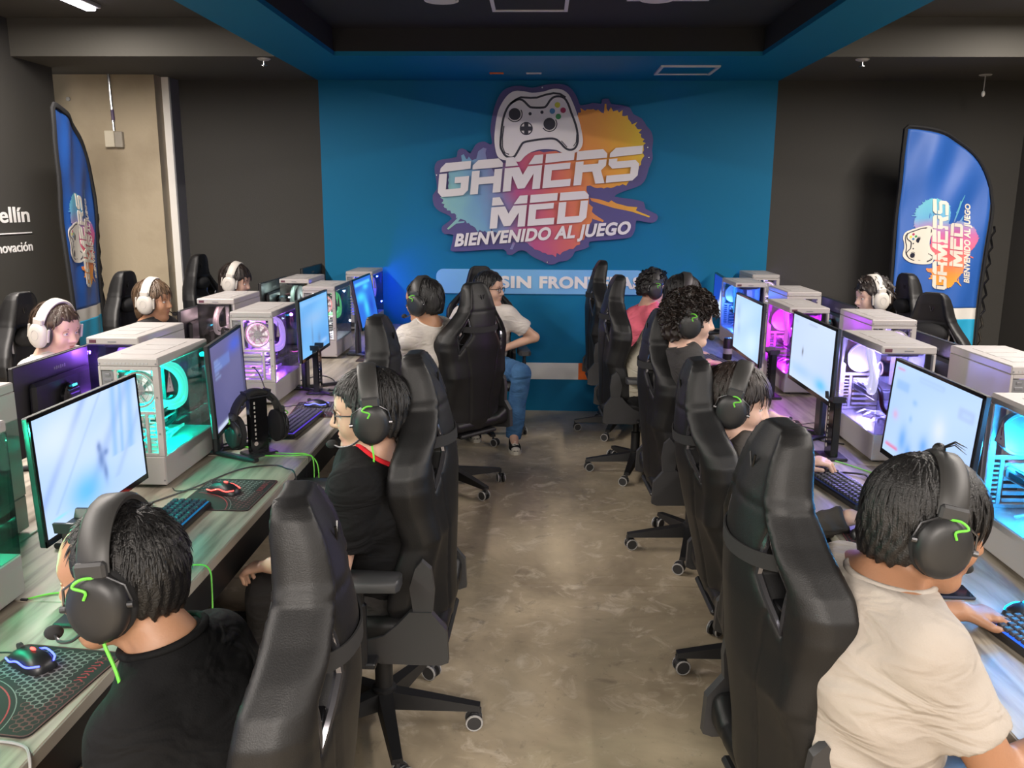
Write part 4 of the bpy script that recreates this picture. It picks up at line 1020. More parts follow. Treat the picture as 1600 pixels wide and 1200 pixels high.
def paint_menu(U, V):
    C = np.ones(U.shape + (3,)) * np.array([.075, .075, .19]); C = lerp(C, (.12, .12, .27), wob(U, V, 3, .9) * .8)
    C = lerp(C, (.05, .10, .55), blob(U, V, .75, .86, .22, .10)); C = lerp(C, (.12, .22, .60), boxm(U, V, .08, .55, .68, .82) * .6)
    for k in range(5): C = lerp(C, (.25, .35, .62), boxm(U, V, .08, .20 + .05 * (k % 3), .80 - k * .05, .815 - k * .05))
    C = lerp(C, (.55, .62, .80), boxm(U, V, .02, .62, .0, .055)); C = lerp(C, (.03, .03, .06), boxm(U, V, .93, 1.0, 0, 1) * .6)
    return C
def paint_sky(U, V):
    C = np.ones(U.shape + (3,)) * np.array([.09, .33, .72]); C = lerp(C, (.20, .50, .86), wob(U, V, 4, .2) * .8); C = lerp(C, (.28, .45, .72), blob(U, V, .5, .62, .4, .12) * .6)
    C = lerp(C, (.10, .16, .30), np.clip(blob(U, V, .38, .30, .03, .22) + blob(U, V, .62, .20, .05, .10), 0, 1) * .5); C = lerp(C, (.30, .55, .85), boxm(U, V, .03, .97, .90, .97) * .4); C = lerp(C, (.40, .60, .9), blob(U, V, .8, .12, .12, .04) * .7)
    return C
def paint_teal(U, V):
    C = np.ones(U.shape + (3,)) * np.array([.02, .14, .66]); C = lerp(C, (.06, .58, .90), np.clip(blob(U, V, .25, .62, .22, .10) + blob(U, V, .45, .35, .12, .2) + blob(U, V, .6, .8, .15, .06), 0, 1)); C = lerp(C, (.01, .06, .50), blob(U, V, .75, .35, .14, .22)); C = lerp(C, (.12, .62, .9), boxm(U, V, .05, .9, .86, .93) * .8)
    return C
def paint_pale(U, V, hud=True):
    C = np.ones(U.shape + (3,)) * np.array([.38, .56, .92]); C = lerp(C, (.52, .68, .97), wob(U, V, 3.5, .5) * .7)
    C = lerp(C, (.66, .74, .80), blob(U, V, .64, .52, .07, .13)); C = lerp(C, (.10, .34, .88), np.clip(blob(U, V, .24, .22, .05, .14) + blob(U, V, .50, .28, .05, .10) + blob(U, V, .33, .12, .04, .10), 0, 1) * .8)
    C = lerp(C, (.24, .46, .88), np.clip(blob(U, V, .32, .66, .03, .03) + blob(U, V, .30, .48, .02, .035), 0, 1) * .8)
    if hud:
        C = lerp(C, (.80, .03, .12), boxm(U, V, .03, .20, .075, .10)); C = lerp(C, (.72, .16, .30), boxm(U, V, .03, .13, .93, .945)); C = lerp(C, (.25, .45, .78), boxm(U, V, .05, .22, .72, .82) * .7)
        C = lerp(C, (.25, .36, .62), (boxm(U, V, .33, .62, .90, .945) - boxm(U, V, .335, .61, .908, .937)) * .7); C = lerp(C, (.30, .38, .60), (boxm(U, V, .80, .96, .73, .84) - boxm(U, V, .84, .93, .76, .80) * .6) * .45); C = lerp(C, (.75, .30, .45), np.clip(blob(U, V, .10, .44, .035, .05), 0, 1) * .6)
    return C
def paint_grey(U, V):
    C = np.ones(U.shape + (3,)) * np.array([.50, .62, .84]); C = lerp(C, (.58, .70, .90), wob(U, V, 3, .1) * .6); C = lerp(C, (.12, .50, .88), blob(U, V, .78, .14, .14, .10)); C = lerp(C, (.30, .52, .86), blob(U, V, .30, .18, .3, .10) * .7)
    C = lerp(C, (.10, .10, .14), np.clip(blob(U, V, .30, .48, .018, .06), 0, 1)); C = lerp(C, (.32, .38, .55), boxm(U, V, .40, .60, .93, .95) * .7); C = lerp(C, (.34, .42, .62), boxm(U, V, .03, .13, .90, .915) * .7); return C
def paint_frost(U, V):
    C = np.ones(U.shape + (3,)) * np.array([.36, .58, .84]); C = lerp(C, (.52, .72, .90), wob(U, V, 4, 1.9) * .8); C = lerp(C, (.24, .40, .66), np.clip(blob(U, V, .15, .7, .08, .14) + blob(U, V, .2, .4, .06, .1), 0, 1) * .5); C = lerp(C, (.62, .80, .92), blob(U, V, .72, .25, .2, .25) * .6); return C
def paint_peak(U, V):
    C = np.ones(U.shape + (3,)) * np.array([.01, .07, .52]); C = lerp(C, (.01, .03, .30), V * .8); C = lerp(C, (.62, .74, .92), 1 / (1 + np.exp(-((.62 - np.abs(U - .72) * 1.4 + .08 * np.sin(U * 30)) - V) / .02))); return C
def paint_off(U, V): return np.ones(U.shape + (3,)) * np.array([.10, .16, .34])
def build_monitor(label, x, y, zb, zt, width, yaw, tilt, face, fn, grp='flat gaming monitors'):
    """face = +1: screen looks to +x, -1: to -x;  y, zb, zt: centre and lower/upper edge"""
    rz = (0 if face > 0 else PI) + math.radians(yaw)
    r = thing('monitor', label, 'monitor', (x, y, .75), rz, grp)
    H = zt - zb; zc = (zb + zt) / 2 - .75
    pv = Matrix.Translation((0, 0, zc)) @ Matrix.Rotation(math.radians(-tilt), 4, 'Y')
    def put(m, nm, mt, par): o = m.obj(nm, mt, par); o.data.transform(pv); return o
    hs = MB(); hs.box((-.009, 0, 0), (.018, width, H), .003); hs.box((-.028, 0, -.01), (.03, width * .72, H * .62), .012); panel = put(hs, 'panel_housing', M_blackpl, r)
    bz = MB(); t = .010
    for (cy, cz, dy, dz) in ((0, H / 2 - t / 2, width, t), (0, -H / 2 + t * .9, width, t * 1.8), (-width / 2 + t / 2, 0, t, H), (width / 2 - t / 2, 0, t, H)): bz.box((.0008, cy, cz), (.004, dy, dz), .0006)
    put(bz, 'bezel', M_gloss, panel)
    nu, nv = 88, 50; w2, h2 = width - 2 * t, H - 2.8 * t
    u = np.linspace(0, 1, nu); v = np.linspace(0, 1, nv); U, V = np.meshgrid(u, v)
    co = np.stack([np.full(U.shape, .0012), (U - .5) * w2, (V - .5) * h2 + t * .4], -1).reshape(-1, 3)
    fs = [(j * nu + i, j * nu + i + 1, (j + 1) * nu + i + 1, (j + 1) * nu + i) for j in range(nv - 1) for i in range(nu - 1)]
    me = bpy.data.meshes.new('screen'); me.from_pydata(co.tolist(), [], fs)
    C = np.clip(fn(U, V), 0, 1).reshape(-1, 3); at = me.color_attributes.new('paint', 'FLOAT_COLOR', 'POINT'); at.data.foreach_set('color', np.concatenate([C, np.ones((len(C), 1))], 1).astype(np.float32).ravel())
    me.materials.append(M_screen); me.update(); s_ = link('screen', me, panel); me.transform(pv)
    nk = MB(); nk.box((-.062, 0, zc * .55), (.028, .075, zc * 1.1), .008); nk.box((-.047, 0, zc - .005), (.05, .10, .10), .012); neck = nk.obj('stand_neck', M_blackpl, r)
    mc = MB(); mc.lathe([(.062, 0), (.062, .012), (.045, .02)], 24, Matrix.Translation((-.05, 0, zc)) @ Matrix.Rotation(-PI / 2, 4, 'Y')); put_ = mc.obj('mount_cover', M_gloss, neck)
    gl = MB(); gl.box((-.0745, 0, zc + .05), (.004, .03, .008), .001); gl.obj('mount_light', mat('cyan mount light', (.0, .3, .4), .4, emit=(.05, .75, 1.0), es=3), neck)
    for q in (-1, 1):
        ft = MB(); ft.box((.02, q * .085, .010), (.24, .030, .016), .005, Matrix.Rotation(q * .62, 3, 'Z')); ft.obj('stand_foot', M_blackpl, r)
    ft = MB(); ft.box((-.09, 0, .011), (.09, .07, .018), .006); ft.obj('stand_base', M_blackpl, r)
    lg = MB()
    for k in range(6): lg.box((-.0185, -.035 + k * .014, H * .36), (.0012, .008, .013 - .004 * (k % 2)))
    put(lg, 'back_print', mat('dim grey print', (.16, .16, .17), .4), panel)
    return r
build_monitor('large bright monitor with a snowy pale blue game, nearest on the left', -1.272, 2.335, .866, 1.212, .585, 0, 2, 1, paint_snow)
build_monitor('dim purple monitor behind the headset on its stand', -1.23, 3.31, .885, 1.233, .575, 8, 2, 1, paint_menu)
build_monitor('sky blue monitor with a black headset post before it, left row', -1.20, 4.523, .945, 1.265, .578, 0, 1, 1, paint_sky)
build_monitor('small looking cyan and deep blue monitor at the far left end', -1.14, 5.60, .950, 1.275, .565, 0, 10, 1, paint_teal)
build_monitor('large pale monitor with red health bar before the white shirt boy', 1.205, 2.62, .905, 1.240, .60, 0, 4, -1, paint_pale)
build_monitor('greyish blue monitor with a tiny dark figure, right aisle row', 1.17, 3.685, .955, 1.268, .59, 0, 1, -1, paint_grey)
build_monitor('frosty pale blue monitor third in the right aisle row', 1.11, 4.60, .938, 1.262, .60, 0, 1, -1, paint_frost)
build_monitor('deep blue monitor half hidden behind the farthest right tower', 1.405, 6.80, .88, 1.205, .60, -4, 1, -1, paint_peak)
build_monitor('pale monitor at the very left picture edge', -1.27, 1.08, .866, 1.212, .585, 0, 2, 1, paint_pale)
for y, x, zt, yaw, lab in ((3.16, -1.85, 1.175, 0, 'back of a black monitor before the boy in white at left'), (4.87, -1.97, 1.165, 0, 'back of a black monitor before the second boy of the outer left row'), (6.06, -1.91, 1.205, 0, 'back of a black monitor before the third boy of the outer left row'), (6.89, -1.85, 1.245, 0, 'small black monitor back against the wall corner, far left')):
    build_monitor(lab, x, y, zt - .335, zt, .59, yaw, 2, -1, paint_off)
for y, x, zt, lab in ((3.975, 1.85, 1.150, 'back of a black monitor at right before the empty chair'), (5.32, 1.85, 1.170, 'back of a black monitor with green light before the right boy'), (2.55, 1.85, 1.15, 'back of a black monitor hidden at the right edge')):
    build_monitor(lab, x, y, zt - .335, zt, .61, 0, 2, 1, paint_off)

# ------------------------------------------------------------------ small things on the desks
ZD = .7505
def keyboard(label, x, y, rz, L, kc, bl, grp='mechanical keyboards'):
    r = thing('keyboard', label, 'keyboard', (x, y, ZD), rz, grp); Wd = .135
    m = MB(); m.box((0, 0, .011), (Wd, L, .020), .004); m.box((-.05, 0, .013), (.03, L, .022), .005); m.obj('case', M_blackpl, r)
    MB().box((.003, 0, .0215), (Wd - .018, L - .012, .0015)).obj('key_backlight', mat('key light ' + bl[0], tuple(.3 * c for c in bl[1]), .5, emit=bl[1], es=bl[2]), r)
    k = MB(); nr, nc = 5, int((L - .016) / .0193); kw = (L - .016) / nc
    for i in range(nr):
        j = 0
        while j < nc:
            w_ = 5 if (i == 0 and j == 4) else 1
            if j + w_ > nc: w_ = nc - j
            k.box((-.047 + i * .0235, -(L - .016) / 2 + (j + w_ / 2) * kw, .0275), (.0195, kw * w_ - .0035, .010), .002, None, .86); j += w_
    o = k.obj('keycaps', kc, r); o['kind'] = 'stuff'; return r
K_dark = mat('slate keycaps', (.030, .032, .042), .5); K_blue = mat('navy keycaps', (.010, .020, .045), .45); K_violet = mat('violet grey keycaps', (.055, .050, .11), .5)
keyboard('keyboard with blue key light beside the red lit mouse', -1.15, 2.50, 0, .36, K_blue, ('blue', (.02, .22, .50), .5))
keyboard('violet tinted keyboard by the headset stand, left row', -1.10, 3.74, -.05, .43, K_violet, ('violet', (.10, .05, .60), .8))
keyboard('grey keyboard under the hand of the boy in grey, right row', 1.085, 2.96, PI + .17, .42, K_dark, ('dim', (.02, .03, .12), .4))
keyboard('blue lit keyboard cut by the right picture edge', 1.17, 1.76, PI + .15, .42, K_dark, ('blue2', (.02, .10, .7), 1.5))
keyboard('dark violet keyboard beyond the curly haired boy', 1.12, 5.43, PI + .18, .40, K_violet, ('violet2', (.05, .03, .35), .6))
keyboard('dark keyboard of the white shirt boy at the far left end', -1.02, 5.18, .05, .40, K_violet, ('blue3', (.02, .05, .6), 1.0))
keyboard('dark keyboard tucked under the third left monitor', -1.02, 4.66, .0, .40, K_dark, ('dim', (.02, .03, .12), .4))
keyboard('dark keyboard before the curly haired boy', 1.04, 4.36, PI + .1, .40, K_dark, ('violet', (.10, .05, .60), .8))

M_pad = mat('mouse mat cloth', (.022, .018, .019), .8); M_hex = mat('mat grey print', (.21, .20, .20), .7); M_padred = mat('mat red print', (.42, .03, .05), .7); M_hexred = mat('mat dull red print', (.16, .04, .05), .7)
def mouse_mat(label, x, y, rz):
    r = thing('mouse_mat', label, 'mouse mat', (x, y, ZD), rz, 'printed mouse mats'); L, Wd = .32, .25
    pts = []
    for (cx, cy, a0) in ((Wd / 2 - .015, L / 2 - .015, 0), (-Wd / 2 + .015, L / 2 - .015, 90), (-Wd / 2 + .015, -L / 2 + .015, 180), (Wd / 2 - .015, -L / 2 + .015, 270)):
        for t in range(0, 91, 30): pts.append((cx + .015 * math.cos(math.radians(a0 + t)), cy + .015 * math.sin(math.radians(a0 + t))))
    fz = lambda a, d, b: (a, b, d)
    m = MB(); m.prism(pts, .0, .003, lambda a, d, b: (a, b, .003 - d)); base = m.obj('mat', M_pad, r)
    def flat(polys, nm, mt, z=.0034):
        q = MB()
        for p in polys: q.add([(a, b, z) for a, b in p], [tuple(range(len(p)))])
        o = q.obj(nm, mt, base, 0); return o
    hx = []; hr = []; R = .0100
    for i in range(-9, 10):
        for j in range(-12, 13):
            cx = i * R * 1.5; cy = (j + .5 * (i % 2)) * R * 1.732
            if abs(cx) > Wd / 2 - .014 or abs(cy) > L / 2 - .014: continue
            if ((cx + .13) / .20) ** 2 + ((cy + .17) / .20) ** 2 < 1: continue
            if cx > .07 and .03 < cy < .12: continue
            (hr if (cx * .6 + cy) < -.03 or cx > .085 else hx).extend(ribbon([(cx + .88 * R * math.cos(t * PI / 3), cy + .88 * R * math.sin(t * PI / 3)) for t in range(6)], .0022, True))
    o = flat(hx, 'hexagon_print', M_hex); o['kind'] = 'stuff'; o = flat(hr, 'hexagon_print_red', M_hexred); o['kind'] = 'stuff'
    arc = lambda q, e: [(-.13 + q * math.cos(t), -.17 + e * math.sin(t)) for t in np.linspace(.08, 1.45, 16)]
    flat(ribbon(arc(.19, .19), .0022), 'white_curve', M_hex); flat(ribbon(arc(.095, .10), .002), 'white_curve', M_hex); flat(ribbon(arc(.178, .178), .003), 'red_curve', M_padred); flat(ribbon(arc(.085, .09), .003), 'red_curve', M_padred)
    lt = []
    for k in range(7): c = .035 + k * .012; lt += ribbon([(.084, c), (.104, c + .003), (.098, c + .008)] if k % 2 else [(.084, c), (.094, c + .006), (.104, c)], .0034)
    flat(lt, 'red_print', M_padred, .0036)
    flat(ribbon([(p[0] * .985, p[1] * .985) for p in pts], .003, True), 'stitched_edge', M_hexred)
    return r
mouse_mat('hexagon printed mouse mat nearest the camera at the left edge', -1.062, 1.590, -.12)
mouse_mat('hexagon printed mouse mat under the red lit mouse', -1.072, 2.805, -.02)
mouse_mat('mouse mat under the blue lit mouse beside the violet keyboard', -1.075, 4.06, .1)
mouse_mat('hexagon printed mouse mat under the sleeve of the boy in grey', 1.055, 2.395, PI - .1)
mouse_mat('mouse mat under the hand of the curly haired boy', 1.085, 3.82, PI - .1)
mouse_mat('mouse mat of the white shirt boy at the far left end', -1.05, 5.52, 0)
mouse_mat('mouse mat under the white mouse, right row', 1.05, 5.03, PI)
def mouse(label, x, y, rz, body, led, dot=None):
    r = thing('mouse', label, 'mouse', (x, y, ZD + .003), rz, 'computer mice')
    secs = []
    for (q, w_, h) in ((-.062, .012, .010), (-.055, .026, .024), (-.03, .033, .036), (.0, .031, .040), (.03, .030, .034), (.052, .026, .022), (.061, .015, .012)):
        secs.append([(q, w_ * math.cos(t), max(0.0015, h * math.sin(t))) for t in np.linspace(-.15, PI + .15, 13)])
    MB().loft(secs).obj('shell', body, r, 70)
    MB().tube([(.04, 0, .028), (.0401, .001, .0285)], .001, 4); wh = MB(); wh.cyl((.038, -.004, .032), (.038, .004, .032), .009, 14); wh.obj('wheel', M_greypl, r)
    if led:
        l = MB()
        for s_ in (-1, 1): l.tube(catmull([(-.058, s_ * .016, .020), (-.035, s_ * .0315, .018), (-.005, s_ * .0335, .024), (.025, s_ * .0325, .015), (.05, s_ * .027, .014)], 4), .0021, 5)
        l.obj('light_line', mat('mouse light ' + led[0], tuple(.4 * c for c in led[1]), .4, emit=led[1], es=4), r)
    if dot: MB().ball((-.012, 0, .041), (.009, .004, .003)).obj('logo_light', mat('mouse light ' + dot[0], tuple(.4 * c for c in dot[1]), .4, emit=dot[1], es=4), r)
    c = MB(); c.tube(catmull([(.06, 0, .010), (.10, .01, .004), (.16, .05, .0005), (.20, .03, .0005)], 5), .002, 5); c.obj('cable', M_blackpl, r)
    return r
RED = ('red', (1, .06, .05)); BLU = ('blue', (.08, .10, 1)); PNK = ('pink', (1, .15, .8)); CYA = ('cyan', (.0, .45, 1))
mouse('black mouse with red light on the mat nearest the camera', -1.10, 1.675, PI - .5, M_blackpl, BLU, RED)
mouse('black mouse with red light line on the hexagon mat', -1.092, 2.815, PI - .35, M_blackpl, RED, RED)
mouse('black mouse with blue light line beside the violet keyboard', -1.10, 4.11, PI - .2, M_blackpl, BLU, None)
mouse('black mouse with pink light at the far left end', -1.02, 5.62, PI - .2, M_blackpl, PNK, None)
mouse('black mouse under the hand of the boy in grey', 1.02, 2.50, -.05, M_blackpl, None)
mouse('black mouse under the hand of the curly haired boy', 1.12, 3.87, 0, M_blackpl, None)
mouse('white mouse by the can in the right row', 1.03, 5.03, .4, M_headwhite, None)
mouse('black mouse with blue light at the right picture edge', 1.215, 2.00, .3, M_blackpl, CYA, CYA)

def headset_stand(label, x, y, rz, red=False):
    r = thing('headset_stand', label, 'headset stand', (x, y, ZD), rz, 'black headset stands')
    MB().box((0, 0, .006), (.10, .12, .012), .004).obj('base', M_blackpl, r)
    p = MB(); p.box((0, 0, .125), (.030, .078, .235), .003); post = p.obj('post', M_gloss, r)
    t = MB(); t.prism([(-.055, .262), (-.046, .262), (-.036, .243), (.036, .243), (.046, .262), (.055, .262), (.05, .236), (-.05, .236)], -.024, .024, lambda a, d, b: (d, a, b)); t.obj('cradle', M_blackpl, r)
    if red: MB().box((-.0165, 0, .125), (.003, .072, .225), .001).obj('back_panel', M_red, r); MB().box((0, .0405, .125), (.026, .003, .225), .001).obj('side_panel', M_red, r); MB().box((0, 0, .266), (.05, .11, .006), .002).obj('top_cap', M_red, r)
    else:
        w_ = MB()
        for k in range(9): w_.box((.0155, -.018, .07 + k * .018), (.001, .006, .011 if k % 3 else .006))
        w_.obj('post_print', mat('pale post print', (.45, .42, .38), .5), post)
        e = MB().prism(disc(-.018, .048, .009, 8), .0153, .0160, lambda a, d, b: (d, a, b)); e.obj('post_emblem', mat('emblem beige', (.5, .44, .38), .5), post)
    return r
headset_stand('black headset post before the nearest left monitor, behind a headband', -1.10, 1.90, 0)
headset_stand('black stand carrying the spare headset, left aisle row', -1.125, 3.30, -.75)
headset_stand('black headset post before the sky blue monitor', -1.175, 4.44, 0)
headset_stand('black headset post with pale print before the greyish monitor', 1.18, 3.37, PI)
headset_stand('black headset post before the magenta tower', 1.22, 4.47, PI)
for x, y, lab in ((-2.03, 3.69, 'red and black headset stand behind the nearest outer tower, left'), (-2.03, 5.05, 'red and black headset stand beside the peach lit tower'), (-2.0, 6.3, 'red and black headset stand near the far left corner'), (2.02, 4.65, 'red and black headset stand behind the lilac tower, right'), (1.50, 2.90, 'red topped headset stand by the blank right tower')):
    q = headset_stand(lab, x, y, 0, True)
    if y == 2.90: q.scale = (1, 1, 1.3)

r = thing('mobile_phone', 'black mobile phone lying on the right desk', 'phone', (1.073, 2.130, ZD), -.04)
MB().box((0, 0, .0045), (.072 * 1.75, .078, .0085), .003).obj('body', mat('phone navy', (.02, .025, .05), .3), r); MB().box((0, 0, .0091), (.118, .070, .0006)).obj('screen', mat('phone glass', (.01, .011, .016), .06), r)
r = thing('drink_can', 'black drink can beside the curly haired boy', 'can', (1.235, 5.60, ZD))
MB().lathe([(.026, 0), (.030, .008), (.030, .125), (.025, .140)], 24).obj('body', M_blackpl, r); MB().lathe([(.024, .1402), (.026, .1415), (.024, .1425)], 24).obj('lid', M_steel, r); MB().lathe([(.0304, .04), (.0304, .075)], 24).obj('label_band', mat('can label', (.4, .4, .42), .4), r)

def cable(label, pts, m, rad=.0025, cat='cable', n=7):
    r = thing('cable', label, cat, pts[0]); b = Vector(pts[0])
    MB().tube([p - b for p in catmull(pts, n)], rad, 6).obj('cord', m, r)
    e = Vector(pts[0]) - b; MB().box((0, 0, 0), (.02, .008, .006), .002).obj('plug', M_blackpl, r); return r
Z = ZD + .003
cable('black cable curving over the left desk behind the hexagon mat', [(-1.30, 2.70, Z), (-1.22, 2.86, Z), (-1.13, 3.08, Z), (-1.02, 3.14, Z), (-.955, 3.10, Z), (-.915, 3.06, Z), (-.90, 3.04, .70), (-.90, 3.06, .58)], M_blackpl, .0028)
cable('green cable looping over the left desk edge by the headset stand', [(-1.26, 3.42, Z), (-1.18, 3.36, Z), (-1.10, 3.27, Z), (-.99, 3.27, Z), (-.925, 3.28, Z), (-.895, 3.26, .74), (-.885, 3.22, .62), (-.885, 3.20, .50)], M_green)
cable('second green cable hanging over the left desk edge', [(-1.24, 3.44, Z), (-1.15, 3.33, Z), (-1.0, 3.29, Z + .003), (-.925, 3.29, Z), (-.875, 3.25, .72), (-.87, 3.22, .60), (-.88, 3.20, .48)], M_green)
cable('green cable arching off the left desk edge near the front chair', [(-1.16, 2.17, Z), (-1.05, 2.16, Z), (-.955, 2.20, Z + .004), (-.905, 2.19, Z - .002), (-.885, 2.15, .70), (-.86, 2.08, .62), (-.83, 2.04, .55)], M_green)
cable('green cable on the desk behind the nearest headset', [(-1.30, 1.98, Z), (-1.24, 2.02, Z), (-1.15, 2.02, Z), (-1.08, 1.95, Z)], M_green)
cable('green cable round the right headset post', [(1.33, 3.02, Z), (1.27, 3.16, Z), (1.18, 3.31, Z), (1.12, 3.36, Z), (1.10, 3.30, Z), (1.16, 3.26, Z)], M_green)
cable('black cable beside the grey keyboard', [(1.16, 3.16, Z), (1.22, 3.10, Z + .01), (1.20, 3.02, Z), (1.16, 2.99, Z)], M_blackpl, .004)
cable('black cable tangle on the desk before the greyish monitor', [(1.02, 4.00, Z), (1.14, 3.80, Z), (1.22, 3.72, Z), (1.25, 3.80, Z), (1.17, 3.86, Z), (1.22, 3.62, Z), (1.30, 3.56, Z)], M_blackpl, .0035)
cable('black cable under the nearest left monitor', [(-1.34, 2.50, Z), (-1.25, 2.60, Z), (-1.17, 2.64, Z), (-1.20, 2.52, Z), (-1.30, 2.42, Z), (-1.22, 2.38, Z)], M_blackpl, .0035)
cable('black cable tangle under the dim purple monitor', [(-1.42, 3.50, Z), (-1.30, 3.66, Z + .02), (-1.24, 3.52, Z), (-1.32, 3.40, Z), (-1.22, 3.36, Z), (-1.28, 3.60, Z)], M_blackpl, .0035)
cable('black cable tangle under the sky blue monitor', [(-1.40, 4.62, Z), (-1.25, 4.78, Z + .02), (-1.15, 4.70, Z), (-1.24, 4.56, Z), (-1.10, 4.50, Z), (-1.05, 4.66, Z)], M_blackpl, .0035)
cable('white cable at the left lower picture edge', [(-1.12, 1.39, Z), (-1.03, 1.405, Z), (-.955, 1.395, Z), (-.918, 1.36, Z - .003), (-.91, 1.33, .70), (-.912, 1.30, .62)], M_lightgrey, .003)
cable('black cable down the back of the violet tower', [(-1.40, 4.10, .95), (-1.36, 4.06, .92), (-1.33, 4.04, .84), (-1.34, 4.03, Z), (-1.40, 3.98, Z)], M_blackpl, .003)
# ------------------------------------------------------------------ people (seated, local frame: +x forward, +y left, z up, origin under the seat)
def skin_mat(name, c):
    if name in MATS: return MATS[name]
    m = mat(name, c, .48, noise=(7, tuple(v * .86 for v in c), .42, .72), bump=(160, .06)); p = m.node_tree.nodes['Principled BSDF']
    p.inputs['Subsurface Weight'].default_value = .08; p.inputs['Subsurface Radius'].default_value = (.012, .005, .003)
    return m
SKIN = {'tan': skin_mat('tan skin', (.43, .225, .130)), 'light': skin_mat('light skin', (.60, .365, .265)), 'pale': skin_mat('pale skin', (.66, .43, .335)), 'brown': skin_mat('brown skin', (.36, .18, .10))}
M_wire = mat('dark steel wire', (.10, .10, .105), .3, metal=.8)
M_eye = mat('eye white', (.70, .68, .65), .25); M_iris = mat('dark iris', (.018, .010, .007), .15)
M_lip = mat('lip skin', (.42, .16, .13), .45)
def cloth(name, c, c2=None):
    new = 'cloth ' + name not in MATS
    m = mat('cloth ' + name, c, .85, noise=(9, c2 or tuple(v * .9 for v in c), .4, .7), bump=(260, .12), spec=.2)
    if new:   # soft folds in front of the weave
        nt = m.node_tree; tc = nt.nodes['Texture Coordinate']; p = nt.nodes['Principled BSDF']; old = p.inputs['Normal'].links[0].from_node
        mp = nt.nodes.new('ShaderNodeMapping'); mp.inputs['Rotation'].default_value = (.5, .4, .3); mp.inputs['Scale'].default_value = (1.0, 1.0, 2.6)
        n = nt.nodes.new('ShaderNodeTexNoise'); n.inputs['Scale'].default_value = 5.5; n.inputs['Detail'].default_value = 2; n.inputs['Distortion'].default_value = 1.6
        b = nt.nodes.new('ShaderNodeBump'); b.inputs['Strength'].default_value = .55; b.inputs['Distance'].default_value = .035
        nt.links.new(tc.outputs['Object'], mp.inputs[0]); nt.links.new(mp.outputs[0], n.inputs['Vector']); nt.links.new(n.outputs['Fac'], b.inputs['Height']); nt.links.new(b.outputs[0], old.inputs['Normal'])
    return m
HAIRM = {}
def hair_mat(name, c):
    if name not in HAIRM: HAIRM[name] = mat('hair ' + name, c, .42, noise=(40, tuple(v * 2.3 + .004 for v in c), .52, .75), bump=(300, .3))
    return HAIRM[name]
def V3(a): return np.array(a, float)
def unit(a): a = V3(a); return a / (np.linalg.norm(a) + 1e-9)
def head_frame(yaw, pitch, roll=0):
    y, p = math.radians(yaw), math.radians(pitch)
    f = V3([math.cos(y) * math.cos(p), math.sin(y) * math.cos(p), -math.sin(p)]); u = V3([math.cos(y) * math.sin(p), math.sin(y) * math.sin(p), math.cos(p)]); l = np.cross(u, f)
    r = math.radians(roll); l2 = l * math.cos(r) + u * math.sin(r); u2 = np.cross(f, l2)
    return np.stack([f, l2, u2], 1)
def ik(S, W, a, b, pole):
    S, W = V3(S), V3(W); d = W - S; D = np.linalg.norm(d); D = min(D, (a + b) * .995); u = unit(d); W = S + u * D
    x = (a * a - b * b + D * D) / (2 * D); h = math.sqrt(max(a * a - x * x, 1e-6)); p = V3(pole); p = unit(p - u * (p @ u)); return S + u * x + p * h, W
def add_hand(F, w_, fdir, side, thumb, curl, sc=1.0, k=.006):
    """w_ wrist, fdir forward, side = left axis of the hand, thumb = +1/-1 on that axis; returns nothing"""
    f = unit(fdir); s = V3(side); s = unit(s - f * (s @ f)); n = np.cross(f, s)
    w_ = V3(w_); B = lambda a, b, c: w_ + f * a * sc + s * b * sc + n * c * sc
    F.flat(B(.005, 0, 0), B(.085, 0, -.004), (.024 * sc, .017 * sc), (.041 * sc, .0135 * sc), s, .015)
    Ls = (.072, .080, .074, .058)
    for i in range(4):
        b = .029 * thumb - thumb * .0195 * i; base = B(.083 - .004 * abs(i - 1), b, -.002); c1 = math.radians(12 + curl * 22); c2 = math.radians(30 + curl * 55); sp = (b * .9)
        d1 = unit(f * math.cos(c1) - n * math.sin(c1) + s * sp * 1.2); d2 = unit(f * math.cos(c1 + c2) - n * math.sin(c1 + c2) + s * sp); L = Ls[i] * sc
        p1 = base + d1 * L * .52; p2 = p1 + d2 * L * .48
        F.cone(base, p1, .0098 * sc, .0088 * sc, k); F.cone(p1, p2, .0086 * sc, .0072 * sc, .003)
    t0 = B(.025, thumb * .024, -.006); t1 = B(.058, thumb * .055, -.016); t2 = B(.090, thumb * .062, -.022)
    F.cone(t0, t1, .0135 * sc, .0105 * sc, .010); F.cone(t1, t2, .0102 * sc, .0085 * sc, .004)
def rel(c, R, p): return V3(c) + R @ V3(p)
